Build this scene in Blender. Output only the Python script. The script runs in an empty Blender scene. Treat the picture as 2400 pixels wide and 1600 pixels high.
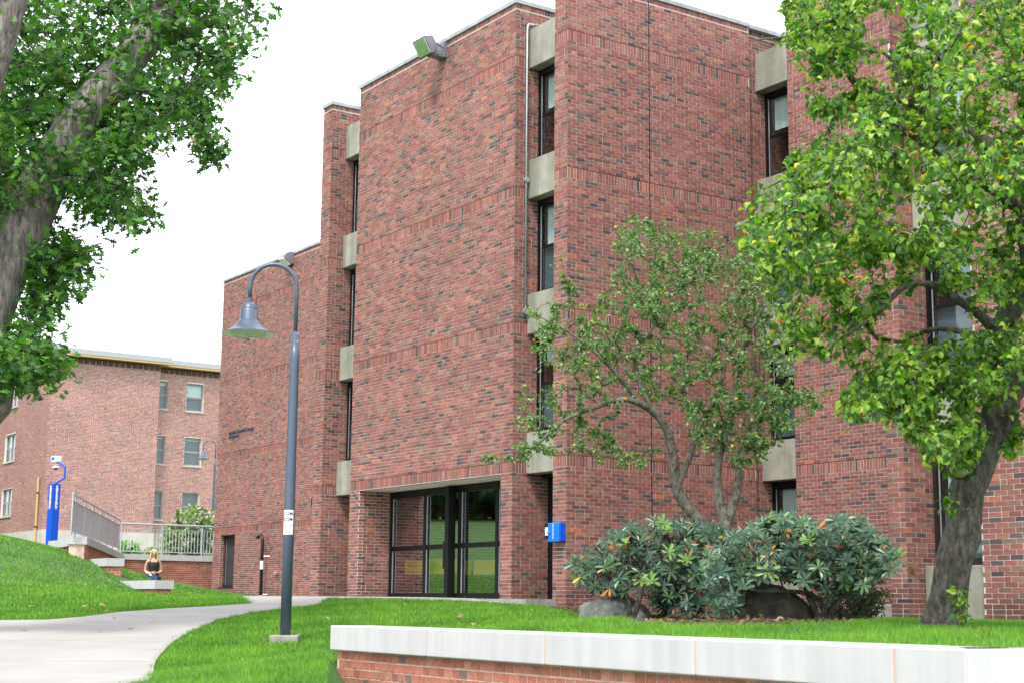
import bpy, bmesh, math, random
import numpy as np
from mathutils import Vector, Matrix, Quaternion
from mathutils.geometry import delaunay_2d_cdt
random.seed(7); RNG = np.random.default_rng(11)
scene = bpy.context.scene
COL = scene.collection
# ------------------------------------------------------------------ camera
F, PITCH, ROLL, YAW = 3601.766, 0.1706028, -0.0090040789, -0.971574305
EYE = 1.5
cp, sp = math.cos(PITCH), math.sin(PITCH)
_r = np.array([1, 0, 0.]); _f = np.array([0, cp, sp]); _d = np.array([0, sp, -cp])
cr, sr = math.cos(ROLL), math.sin(ROLL)
CM = np.array([_r * cr + _d * sr, -_r * sr + _d * cr, _f])      # world -> (right, down, forward)
cam_d = bpy.data.cameras.new('camera'); cam = bpy.data.objects.new('camera', cam_d); COL.objects.link(cam)
cam.matrix_world = Matrix(((CM[0][0], -CM[1][0], -CM[2][0], 0), (CM[0][1], -CM[1][1], -CM[2][1], 0),
                           (CM[0][2], -CM[1][2], -CM[2][2], EYE), (0, 0, 0, 1)))
cam_d.sensor_width = 36; cam_d.lens = 36 * F / 2400; cam_d.clip_start = 0.1; cam_d.clip_end = 2000
cam_d.dof.use_dof = True; cam_d.dof.focus_distance = 20.0; cam_d.dof.aperture_fstop = 4.5
scene.camera = cam
# ------------------------------------------------------------------ sky, sun, exposure
SUN_AZ, SUN_EL = math.radians(198), math.radians(56)
world = bpy.data.worlds.new('World'); scene.world = world; world.use_nodes = True
nt = world.node_tree; nt.nodes.clear()
sky = nt.nodes.new('ShaderNodeTexSky'); sky.sky_type = 'NISHITA'; sky.sun_disc = False
sky.sun_elevation = SUN_EL; sky.sun_rotation = SUN_AZ
mixw = nt.nodes.new('ShaderNodeMixRGB'); mixw.inputs[0].default_value = 0.86
mixw.inputs[2].default_value = (8.9, 9.1, 9.6, 1)      # even bright cloud cover
bg = nt.nodes.new('ShaderNodeBackground'); bg.inputs[1].default_value = 0.1
wo = nt.nodes.new('ShaderNodeOutputWorld')
nt.links.new(sky.outputs[0], mixw.inputs[1]); nt.links.new(mixw.outputs[0], bg.inputs[0]); nt.links.new(bg.outputs[0], wo.inputs[0])
sd = bpy.data.lights.new('sun', 'SUN'); sd.energy = 1.5; sd.angle = math.radians(11); sd.color = (1.0, 0.96, 0.9)
sun = bpy.data.objects.new('sun', sd); COL.objects.link(sun)
sdir = Vector((math.sin(SUN_AZ) * math.cos(SUN_EL), math.cos(SUN_AZ) * math.cos(SUN_EL), math.sin(SUN_EL)))
sun.rotation_euler = (-sdir).to_track_quat('-Z', 'Y').to_euler(); sun.location = (10, -20, 40)
scene.view_settings.view_transform = 'Standard'; scene.view_settings.look = 'None'
scene.view_settings.gamma = 1; scene.view_settings.use_curve_mapping = False
scene.view_settings.exposure = 1.5
# ------------------------------------------------------------------ coordinates
# (u, v, z): building grid, u along the fronts, v along the sides, z measured from eye level
U2 = np.array([math.cos(YAW), math.sin(YAW)]); V2 = np.array([-U2[1], U2[0]])
def ray(px, py):
    return CM.T @ np.array([(px - 1200) / F, (py - 800) / F, 1.0])
def at(px, py, d):          # point seen at a pixel of the 2400 px photo, at horizontal distance d
    r = ray(px, py); r = r * (d / math.hypot(r[0], r[1])); return Vector((r[0], r[1], r[2] + EYE))
def w2(u, v): return u * U2 + v * V2
def W(u, v, z):
    p = w2(u, v); return Vector((p[0], p[1], z + EYE))
def uv_of(x, y): return float(x * U2[0] + y * U2[1]), float(x * V2[0] + y * V2[1])
def onv(px, py, v):
    r = ray(px, py); t = v / (r[:2] @ V2); q = r * t; return float(q[:2] @ U2), float(q[2])
def onz(px, py, z):
    r = ray(px, py); q = r * (z / r[2]); return Vector((q[0], q[1], z + EYE))
def proj(P):
    q = (np.asarray(P) - np.array([0, 0, EYE])) @ CM.T
    return 1200 + F * q[..., 0] / q[..., 2], 800 + F * q[..., 1] / q[..., 2], q[..., 2]
# ------------------------------------------------------------------ object helpers
def tag(o, label=None, cat=None, group=None, kind=None):
    if label: o['label'] = label
    if cat: o['category'] = cat
    if group: o['group'] = group
    if kind: o['kind'] = kind
    return o
def empty(name, loc=(0, 0, 0), rz=0.0, **k):
    o = bpy.data.objects.new(name, None); COL.objects.link(o); o.location = loc; o.rotation_euler = (0, 0, rz)
    o.empty_display_size = 0.3; return tag(o, **k)
def link(name, me, parent=None, mat=None, loc=None, **k):
    o = bpy.data.objects.new(name, me); COL.objects.link(o)
    if mat and len(me.materials) == 0: me.materials.append(mat)
    if parent: o.parent = parent
    if loc is not None: o.location = loc
    return tag(o, **k)
class MB:
    """collects geometry (verts, polygons, vertex colours)"""
    def __init__(s): s.V = []; s.C = []; s.F = []; s.n = 0
    def add(s, v, faces, col=(1, 1, 1)):
        v = np.asarray(v, float).reshape(-1, 3); s.V.append(v)
        c = np.asarray(col, float)
        s.C.append(np.broadcast_to(c, v.shape) if c.ndim == 1 else c)
        for f in (faces if isinstance(faces, list) else [faces]):
            f = np.asarray(f, np.int64)
            if f.ndim == 1: f = f[None]
            s.F.append(f + s.n)
        s.n += len(v)
    def box(s, a, b, col=(1, 1, 1), rz=None, org=None):
        x0, y0, z0 = a; x1, y1, z1 = b
        v = np.array([[x0,y0,z0],[x1,y0,z0],[x1,y1,z0],[x0,y1,z0],[x0,y0,z1],[x1,y0,z1],[x1,y1,z1],[x0,y1,z1]], float)
        if rz is not None:
            c, q = math.cos(rz), math.sin(rz); v = v @ np.array([[c, q, 0], [-q, c, 0], [0, 0, 1]])
        if org is not None: v = v + np.asarray(org)
        s.add(v, BOXF, col)
    def tube(s, pts, rad, n=8, col=(1, 1, 1), cap=True, rough=0.0):
        pts = [Vector(p) for p in pts]; m = len(pts)
        if not hasattr(rad, '__len__'): rad = [rad] * m
        vs = []; up = None
        for i, p in enumerate(pts):
            t = (pts[min(i + 1, m - 1)] - pts[max(i - 1, 0)]).normalized()
            if up is None:
                up = Vector((0, 0, 1)) if abs(t.z) < .9 else Vector((1, 0, 0))
            a = t.cross(up).normalized(); up = a.cross(t).normalized()
            for k in range(n):
                th = 2 * math.pi * k / n; r = rad[i] * (1 + rough * (random.random() - .5))
                vs.append(p + a * math.cos(th) * r + up * math.sin(th) * r)
        f = [[i * n + k, i * n + (k + 1) % n, (i + 1) * n + (k + 1) % n, (i + 1) * n + k] for i in range(m - 1) for k in range(n)]
        fl = [np.array(f)]
        if cap: fl += [np.array([list(range(n))[::-1]]), np.array([[(m - 1) * n + k for k in range(n)]])]
        s.add([tuple(v) for v in vs], fl, col)
    def lathe(s, prof, n=24, org=(0, 0, 0), col=(1, 1, 1)):
        vs = []; m = len(prof)
        for r, z in prof:
            for k in range(n):
                th = 2 * math.pi * k / n; vs.append((org[0] + r * math.cos(th), org[1] + r * math.sin(th), org[2] + z))
        f = [[i * n + k, i * n + (k + 1) % n, (i + 1) * n + (k + 1) % n, (i + 1) * n + k] for i in range(m - 1) for k in range(n)]
        s.add(vs, np.array(f), col)
    def mesh(s, name, mat=None, smooth=False):
        me = bpy.data.meshes.new(name)
        if s.n == 0: return me
        V = np.concatenate(s.V); C = np.concatenate([np.asarray(c) for c in s.C])
        cnt = np.concatenate([np.full(len(f), f.shape[1]) for f in s.F]); idx = np.concatenate([f.ravel() for f in s.F])
        me.vertices.add(len(V)); me.vertices.foreach_set('co', V.ravel().astype(np.float32))
        me.loops.add(len(idx)); me.loops.foreach_set('vertex_index', idx.astype(np.int32))
        me.polygons.add(len(cnt)); st = np.concatenate([[0], np.cumsum(cnt)[:-1]])
        me.polygons.foreach_set('loop_start', st.astype(np.int32)); me.polygons.foreach_set('loop_total', cnt.astype(np.int32))
        a = me.color_attributes.new('Col', 'FLOAT_COLOR', 'POINT')
        a.data.foreach_set('color', np.hstack([C, np.ones((len(C), 1))]).ravel().astype(np.float32))
        me.polygons.foreach_set('use_smooth', np.full(len(cnt), bool(smooth)))
        me.update(calc_edges=True)
        if mat: me.materials.append(mat)
        return me
    def obj(s, name, mat, parent=None, smooth=False, **k):
        return link(name, s.mesh(name, mat, smooth), parent, None, **k)
BOXF = np.array([[0,3,2,1],[4,5,6,7],[0,1,5,4],[1,2,6,5],[2,3,7,6],[3,0,4,7]])
def bevel(o, w=0.01, seg=2):
    m = o.modifiers.new('bevel', 'BEVEL'); m.width = w; m.segments = seg; m.limit_method = 'ANGLE'; return o
# ------------------------------------------------------------------ materials
def newmat(name):
    m = bpy.data.materials.new(name); m.use_nodes = True; t = m.node_tree; t.nodes.clear()
    out = t.nodes.new('ShaderNodeOutputMaterial'); p = t.nodes.new('ShaderNodeBsdfPrincipled')
    t.links.new(p.outputs[0], out.inputs[0]); return m, t, p, out
def noise(t, scale, detail=4, rough=.55, coord='Object', stretch=None):
    tc = t.nodes.new('ShaderNodeTexCoord'); n = t.nodes.new('ShaderNodeTexNoise')
    n.inputs['Scale'].default_value = scale; n.inputs['Detail'].default_value = detail; n.inputs['Roughness'].default_value = rough
    src = tc.outputs[coord]
    if stretch:
        mp = t.nodes.new('ShaderNodeMapping'); mp.inputs['Scale'].default_value = stretch
        t.links.new(src, mp.inputs[0]); src = mp.outputs[0]
    t.links.new(src, n.inputs['Vector']); return n.outputs[0]
def ramp(t, src, stops):
    r = t.nodes.new('ShaderNodeValToRGB'); e = r.color_ramp.elements
    e[0].position, e[0].color = stops[0][0], (*stops[0][1], 1); e[1].position, e[1].color = stops[-1][0], (*stops[-1][1], 1)
    for p, c in stops[1:-1]:
        x = e.new(p); x.color = (*c, 1)
    t.links.new(src, r.inputs[0]); return r.outputs[0]
def mul(t, a, b, fac=1.0, mode='MULTIPLY'):
    m = t.nodes.new('ShaderNodeMixRGB'); m.blend_type = mode
    if hasattr(fac, 'links'): t.links.new(fac, m.inputs[0])
    else: m.inputs[0].default_value = fac
    for i, x in ((1, a), (2, b)):
        if isinstance(x, tuple): m.inputs[i].default_value = (*x, 1)
        else: t.links.new(x, m.inputs[i])
    return m.outputs[0]
def bump(t, p, src, s=.3, d=.01):
    b = t.nodes.new('ShaderNodeBump'); b.inputs['Strength'].default_value = s; b.inputs['Distance'].default_value = d
    t.links.new(src, b.inputs['Height']); t.links.new(b.outputs[0], p.inputs['Normal'])
def objcol(t):
    a = t.nodes.new('ShaderNodeAttribute'); a.attribute_name = 'Col'
    o = t.nodes.new('ShaderNodeObjectInfo'); return mul(t, a.outputs['Color'], o.outputs['Color'])
def stone(name, c, var=.25, scale=6, rough=.85, bmp=.2, stretch=None, col=False, fine=60, streak=None):
    m, t, p, _ = newmat(name)
    n = noise(t, scale, 6, .6, stretch=stretch)
    k = ramp(t, n, [(.3, (1 - var,) * 3), (.7, (1 + var * .4,) * 3)])
    f = ramp(t, noise(t, fine, 3, .7), [(.3, (1 - var * .6,) * 3), (.75, (1.03,) * 3)])
    base = mul(t, mul(t, c, k), f)
    if streak:
        s = ramp(t, noise(t, streak[0], 4, .6, stretch=(1, 1, .06)), [(.42, streak[1]), (.62, (1, 1, 1))])
        base = mul(t, base, s)
    if col: base = mul(t, base, objcol(t))
    t.links.new(base, p.inputs['Base Color']); p.inputs['Roughness'].default_value = rough
    bump(t, p, noise(t, fine, 5, .7), bmp, .01); return m
def paint(name, c, rough=.45, metal=0.0, var=.08, spec=.5):
    m, t, p, _ = newmat(name); p.inputs['Specular IOR Level'].default_value = spec
    k = ramp(t, noise(t, 9, 5), [(.3, (1 - var,) * 3), (.7, (1 + var,) * 3)])
    t.links.new(mul(t, c, k), p.inputs['Base Color']); p.inputs['Roughness'].default_value = rough
    p.inputs['Metallic'].default_value = metal; return m
def brickmat(name, mott=.35):
    m, t, p, _ = newmat(name)
    n1 = ramp(t, noise(t, 22, 4, .6), [(.3, (1 - mott,) * 3), (.68, (1.12, 1.1, 1.08))])
    n2 = ramp(t, noise(t, .55, 5, .65), [(.33, (.84, .83, .82)), (.62, (1.06, 1.05, 1.05))])
    n3 = ramp(t, noise(t, 120, 2, .8), [(.3, (.8, .78, .76)), (.7, (1.1,) * 3)])
    fl = ramp(t, noise(t, 38, 4, .75), [(.62, (0, 0, 0)), (.74, (.35,) * 3)])
    base = mul(t, mul(t, mul(t, objcol(t), n1), n2), n3)
    base = mul(t, base, (.55, .46, .4), fl, 'MIX')
    t.links.new(base, p.inputs['Base Color']); p.inputs['Roughness'].default_value = .88
    bump(t, p, noise(t, 70, 5, .7), .5, .006); return m
def stained(name, z0=1.3, z1=2.1):
    m = brickmat(name); t = m.node_tree; p = [n for n in t.nodes if n.type == 'BSDF_PRINCIPLED'][0]; old = p.inputs['Base Color'].links[0].from_socket
    g = t.nodes.new('ShaderNodeNewGeometry'); sx = t.nodes.new('ShaderNodeSeparateXYZ'); t.links.new(g.outputs['Position'], sx.inputs[0])
    mr = t.nodes.new('ShaderNodeMapRange'); mr.inputs[1].default_value = z1; mr.inputs[2].default_value = z0; t.links.new(sx.outputs[2], mr.inputs[0])
    n = t.nodes.new('ShaderNodeTexNoise'); n.inputs['Scale'].default_value = 1.3; n.inputs['Detail'].default_value = 6; t.links.new(g.outputs['Position'], n.inputs['Vector'])
    ml = t.nodes.new('ShaderNodeMath'); ml.operation = 'MULTIPLY'; t.links.new(mr.outputs[0], ml.inputs[0]); r = ramp(t, n.outputs[0], [(.35, (.2,) * 3), (.6, (1,) * 3)]); t.links.new(r, ml.inputs[1])
    t.links.new(mul(t, old, mul(t, old, (.32, .32, .27)), ml.outputs[0], 'MIX'), p.inputs['Base Color']); return m
def leafmat(name, trans=.35, rough=.45, spec=.5, tcol=(1.2, 1.5, .4)):
    m, t, p, out = newmat(name)
    base = mul(t, objcol(t), ramp(t, noise(t, 9, 3), [(.3, (.8,) * 3), (.7, (1.15,) * 3)]))
    t.links.new(base, p.inputs['Base Color']); p.inputs['Roughness'].default_value = rough
    p.inputs['Specular IOR Level'].default_value = spec
    tr = t.nodes.new('ShaderNodeBsdfTranslucent'); t.links.new(mul(t, base, tcol), tr.inputs[0])
    mx = t.nodes.new('ShaderNodeMixShader'); mx.inputs[0].default_value = trans
    t.links.new(p.outputs[0], mx.inputs[1]); t.links.new(tr.outputs[0], mx.inputs[2]); t.links.new(mx.outputs[0], out.inputs[0]); return m
def glassmat(name, tint=(.86, .92, .91), f0=.05):
    m = bpy.data.materials.new(name); m.use_nodes = True; t = m.node_tree; t.nodes.clear()
    out = t.nodes.new('ShaderNodeOutputMaterial'); a = t.nodes.new('ShaderNodeBsdfTransparent'); a.inputs[0].default_value = (*tint, 1)
    g = t.nodes.new('ShaderNodeBsdfGlossy'); g.inputs[1].default_value = .02
    lw = t.nodes.new('ShaderNodeLayerWeight'); lw.inputs[0].default_value = .5
    pw = t.nodes.new('ShaderNodeMath'); pw.operation = 'POWER'; pw.inputs[1].default_value = 4; t.links.new(lw.outputs['Facing'], pw.inputs[0])
    ml_ = t.nodes.new('ShaderNodeMath'); ml_.operation = 'MULTIPLY_ADD'; ml_.inputs[1].default_value = .8; ml_.inputs[2].default_value = f0; t.links.new(pw.outputs[0], ml_.inputs[0])
    mx = t.nodes.new('ShaderNodeMixShader'); t.links.new(ml_.outputs[0], mx.inputs[0])
    t.links.new(a.outputs[0], mx.inputs[1]); t.links.new(g.outputs[0], mx.inputs[2]); t.links.new(mx.outputs[0], out.inputs[0]); return m
def barkmat(name, c1, c2, scale=9, stretch=(1, 1, .25)):
    m, t, p, _ = newmat(name)
    n = noise(t, scale, 8, .7, stretch=stretch)
    base = ramp(t, n, [(.36, tuple(x * .35 for x in c1)), (.48, c1), (.66, c2)])
    lich = ramp(t, noise(t, 2.5, 5, .7), [(.5, (0, 0, 0)), (.7, (.5,) * 3)])
    base = mul(t, base, (.2, .24, .17), lich, 'MIX')
    t.links.new(base, p.inputs['Base Color']); p.inputs['Roughness'].default_value = .95
    bump(t, p, n, 1.0, .05); return m
M = {}
M['brick'] = brickmat('red_brick'); M['brickb'] = stained('dormitory_brick'); M['mortar'] = stone('mortar', (.60, .55, .51), .2, 3, .95, .3)
M['mortar_pale'] = stone('pale_mortar', (.85, .78, .74), .12, 3, .95, .2)
M['mortar_buff'] = stone('buff_mortar', (.74, .56, .45), .25, 5, .95, .5)
M['panel'] = stone('precast_concrete', (.38, .37, .31), .25, 3, .9, .35, fine=35, streak=(3.5, (.68, .7, .66)))
M['coping'] = stone('coping_stone', (.40, .44, .46), .35, 5, .8, .3)
M['cap'] = stone('cap_stone', (.54, .53, .535), .09, 2.5, .75, .1, fine=90, streak=(6, (.9, .895, .9)))
M['path'] = stone('path_concrete', (.33, .315, .295), .16, 1.3, .9, .25, fine=45)
M['foundation'] = stone('foundation_concrete', (.33, .31, .28), .35, 5, .95, .4)
M['plinth'] = stone('plinth_concrete', (.56, .52, .46), .2, 2, .9, .2)
M['soil'] = stone('bed_soil', (.055, .038, .026), .5, 9, 1, .8, fine=50)
M['black'] = paint('black_metal', (.006, .0065, .007), .5, spec=.25)
M['bronze'] = paint('bronze_frame', (.022, .02, .02), .45, spec=.3)
M['greyframe'] = paint('grey_frame', (.28, .26, .26), .5)
M['steel'] = paint('galvanised_steel', (.5, .53, .57), .4, .6)
M['lamp'] = paint('slate_blue_paint', (.075, .1, .145), .38, .1)
M['lampin'] = paint('reflector_cream', (.78, .8, .68), .6)
M['blue'] = paint('emergency_blue', (.003, .085, .62), .35)
M['bluel'] = paint('emergency_blue_door', (.003, .16, .85), .35)
M['white'] = paint('white_paint', (.8, .8, .8), .5, var=.03)
M['soffit'] = paint('cream_soffit', (.66, .63, .52), .7)
M['blind'] = paint('white_blind', (.72, .76, .74), .8, var=.04)
M['grey_screen'] = paint('insect_screen', (.12, .15, .18), .7)
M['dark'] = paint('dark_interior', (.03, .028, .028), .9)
M['glass'] = glassmat('window_glass'); M['lens'] = glassmat('lens_glass', (.8, .88, .78), .06)
M['glassd'] = glassmat('door_glass', (.92, .93, .92), .36)
M['yellow'] = paint('yellow_board', (.85, .6, .04), .7)
M['fascia'] = paint('grey_fascia', (.36, .37, .38), .6); M['tan'] = paint('tan_trim', (.62, .42, .22), .7)
M['lamplens'] = paint('lamp_lens', (.5, .52, .45), .3)
M['floodm'] = paint('floodlight_grey', (.16, .155, .19), .45)
M['leaf'] = leafmat('leaf'); M['gloss_leaf'] = leafmat('glossy_leaf', .12, .35, .5, (1, 1.3, .5))
M['grassb'] = leafmat('grass_blade', .3, .55, .35)
M['lawn'] = stone('lawn_soil', (.06, .14, .025), .4, 2, 1, .6, fine=30)
M['bark_oak'] = barkmat('oak_bark', (.2, .17, .155), (.42, .38, .355), 17, (1, 1, .2))
M['bark_small'] = barkmat('small_tree_bark', (.15, .13, .105), (.26, .25, .21), 22, (1, 1, .5)); M['bark_crab'] = barkmat('crab_bark', (.085, .072, .058), (.21, .19, .155), 24, (1, 1, .45))
M['twig'] = barkmat('twig_bark', (.11, .095, .08), (.2, .18, .16), 30)
M['rock'] = stone('granite', (.36, .365, .33), .6, 7, .95, 1, fine=55)
M['rockd'] = stone('dark_granite', (.085, .08, .055), .7, 5, .95, 1, fine=40)
M['berry'] = paint('red_berry', (.5, .03, .02), .3)
M['skin'] = paint('skin', (.62, .36, .26), .5); M['hair'] = paint('blond_hair', (.55, .41, .22), .5, var=.25)
M['top'] = paint('black_cloth', (.012, .012, .015), .8); M['denim'] = stone('denim', (.10, .2, .42), .35, 20, .9, .2)
M['paper'] = paint('white_paper', (.82, .84, .9), .7, var=.02); M['ink'] = paint('dark_ink', (.03, .04, .07), .6)
M['pipe'] = paint('black_pipe', (.008, .008, .008), .35)
# ------------------------------------------------------------------ ground heights
def lin(d): return -1.45 + .053 * d
CP = []      # (x, y, z) control points, z from eye level
def cpp(px, py, d):
    p = at(px, py, d); CP.append((p.x, p.y, p.z - EYE))
def cpl(px, py):            # on the linear slope of the lower lawn
    r = ray(px, py); e = r[2] / math.hypot(r[0], r[1]); cpp(px, py, -1.45 / (e - .053))
for q in [(0, 1456), (120, 1452), (270, 1440), (400, 1427), (500, 1600), (200, 1600), (650, 1600), (360, 1560), (450, 1475), (-200, 1600), (-200, 1470), (560, 1440)]: cpl(*q)
cpp(670, 1508, 18)
for q in [(366, 1395, 37.5), (332, 1391, 37.7), (300, 1381, 38.3), (255, 1363, 39), (224, 1338, 39.8), (175, 1316, 40.6), (143, 1292, 41.2), (60, 1268, 44), (0, 1257, 46), (-150, 1240, 48), (122, 1279, 55), (430, 1398, 41)]: cpp(*q)
for u, v, z in [(-30, 15.6, .13), (-26, 15.6, .13), (-23.6, 15.6, .11), (-36, 17, .13), (-43, 21.5, .15), (-51.8, 22.2, .15), (-48, 20, .13),
                (-40, 19, .13), (-23, 14.6, .07), (-21.7, 15.6, -.02), (-19, 15.5, -.1), (-21.5, 19, -.15), (-19, 20.4, -.17), (-14.4, 15.8, -.19), (-12, 15.8, -.19),
                (-8, 15.6, -.19), (-6, 10, -.2), (-12, 10, -.19), (-16, 12, -.13), (-19, 13, -.06), (-22, 12, .0), (-2, 12, -.2), (-8, 6.9, -.2), (-4, 6.9, -.2), (-11, 7.3, -.2),
                (-10, 6.4, -.22), (-60, 35, 1.5), (0, 20, -.2), (20, 20, -.2), (20, 0, -1), (-20, -5, -1.3), (-5, -5, -1.4), (-75, 0, 4.3), (-75, 20, 2.75), (-90, 22, 2.8), (-72, 30, 2.5),
                (-50, 60, 1.5), (0, 60, 0), (-60, 5, 3.3), (-62, -12, 4.2), (-48, -4, 2.6), (-40, 2, 1.3)]:
    p = w2(u, v); CP.append((p[0], p[1], z))
CP = np.array(CP)
def _tps(r2): return np.where(r2 < 1e-9, 0, r2 * np.log(r2 + 1e-12))
_n = len(CP); _K = _tps(((CP[:, None, :2] - CP[None, :, :2]) ** 2).sum(-1)) + np.eye(_n) * 2.0
_P = np.hstack([np.ones((_n, 1)), CP[:, :2]])
_A = np.block([[_K, _P], [_P.T, np.zeros((3, 3))]]); _w = np.linalg.solve(_A, np.concatenate([CP[:, 2], [0, 0, 0]]))
# front retaining wall line (plan)
CAPZ = -.168
FW0 = onz(774.6, 1464.3, CAPZ); FW1 = onz(2262, 1519.6, CAPZ)
fwd = (FW1 - FW0).to_2d(); FWL = fwd.length; fwd.normalize(); fwn = Vector((-fwd.y, fwd.x))   # fwn points to the building
fwe = Vector((math.cos(math.radians(-9)), math.sin(math.radians(-9))))                     # second leg, past the corner
AZ0 = math.atan2(FW0.x, FW0.y) + .004
def ground(x, y):
    x = np.atleast_1d(np.asarray(x, float)); y = np.atleast_1d(np.asarray(y, float)); out = np.empty(len(x))
    for i in range(0, len(x), 20000):
        X = x[i:i + 20000]; Y = y[i:i + 20000]
        r2 = (X[:, None] - CP[None, :, 0]) ** 2 + (Y[:, None] - CP[None, :, 1]) ** 2
        out[i:i + 20000] = _tps(r2) @ _w[:_n] + _w[_n] + _w[_n + 1] * X + _w[_n + 2] * Y
    out = np.clip(out, -1.7, 4.5)
    u = x * U2[0] + y * U2[1]; v = x * V2[0] + y * V2[1]
    # ground before the front wall follows the lower lawn
    s = (x - FW0.x) * fwd.x + (y - FW0.y) * fwd.y; t = (x - FW0.x) * fwn.x + (y - FW0.y) * fwn.y
    s2 = (x - FW1.x) * fwe.x + (y - FW1.y) * fwe.y; t2 = -(x - FW1.x) * fwe.y + (y - FW1.y) * fwe.x
    right = np.arctan2(x, y) > AZ0
    low = ((s > .02) & (s < FWL) & (t < .2)) | ((s >= FWL - .2) & (t2 < .2) & (s2 > -1.5))
    out = np.where(low & right, -1.3, out)
    # building footprint
    inb = (v > 16.3) & (u > -31.5) & (u < -23.5) & (v < 26)
    out = np.where(inb, .1, out)
    return out + EYE
def gz(x, y): return float(ground([x], [y])[0])
# grid with lines close to the viewer
us = np.unique(np.concatenate([np.arange(-400, -100, 30), np.arange(-100, -56, 3), np.arange(-56, -4, .5), np.arange(-4, 40, 3), np.arange(40, 400, 40)]))
vs_ = np.unique(np.concatenate([np.arange(-200, -10, 20), np.arange(-10, 3, 1.5), np.arange(3, 26, .4), np.arange(26, 60, 2), np.arange(60, 500, 30)]))
GU, GV = np.meshgrid(us, vs_, indexing='ij'); gx = GU * U2[0] + GV * V2[0]; gy = GU * U2[1] + GV * V2[1]
gzz = ground(gx.ravel(), gy.ravel()); nu, nv = GU.shape
mb = MB(); ii = np.arange(nu * nv).reshape(nu, nv)
fq = np.stack([ii[:-1, :-1], ii[1:, :-1], ii[1:, 1:], ii[:-1, 1:]], -1).reshape(-1, 4)
mb.add(np.stack([gx.ravel(), gy.ravel(), gzz], -1), fq)
mb.obj('lawn', M['lawn'], smooth=True, kind='structure')
# ------------------------------------------------------------------ path and plaza
def hit(px, py):
    r = ray(px, py); h = math.hypot(r[0], r[1]); ds = np.arange(9, 34, .02)
    X = r[0] / h * ds; Y = r[1] / h * ds; Z = r[2] / h * ds + EYE
    k = np.argmax(Z - ground(X, Y) < 0.0)
    if not (Z - ground(X, Y) < 0).any(): k = len(ds) - 1
    return (X[k], Y[k])
path_r = [(357, 1600), (360, 1565), (373, 1541), (403, 1510), (449, 1482), (510, 1456), (592, 1438), (660, 1429), (748, 1419)]
path_l = [(0, 1457), (112, 1456), (200, 1448), (281, 1437), (387, 1429), (500, 1423), (590, 1417)]
R = [hit(*q) for q in path_r]; L = [hit(*q) for q in path_l]
def UVp(u, v): return tuple(w2(u, v))
Rext = [(R[0][0] - .1, R[0][1] - 1.8), (R[0][0] - .4, 6.0)]
right_top = [UVp(-24.6, 12.9), UVp(-23.6, 13.9), UVp(-22.4, 15.0), UVp(-21.95, 15.3)]
left_top = [UVp(-32.3, 14.4), UVp(-33.5, 14.9)]
poly = Rext[::-1] + R + right_top + [UVp(-21.95, 16.1), UVp(-31.7, 16.1)] + left_top + L[::-1] + [(-13, L[0][1] - 1.5), (-13, 6.0)]
band = [UVp(-31.9, 16.3), UVp(-31.9, 22.4), UVp(-52.5, 22.4), UVp(-52.5, 21.6), UVp(-44, 20.6), UVp(-37, 17.6), UVp(-33.0, 15.5), UVp(-31.9, 15.3)]
def inside(poly, X, Y):
    c = np.zeros(len(X), bool); n = len(poly); j = n - 1
    for i in range(n):
        xi, yi = poly[i]; xj, yj = poly[j]
        k = ((yi > Y) != (yj > Y)) & (X < (xj - xi) * (Y - yi) / (yj - yi + 1e-12) + xi); c ^= k; j = i
    return c
def clip(poly, y, keep_above):
    out = []; n = len(poly)
    for i in range(n):
        a = poly[i]; b = poly[(i + 1) % n]; ia = (a[1] >= y) == keep_above; ib = (b[1] >= y) == keep_above
        if ia: out.append(a)
        if ia != ib:
            t = (y - a[1]) / (b[1] - a[1]); out.append((a[0] + t * (b[0] - a[0]), y))
    return out
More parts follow.
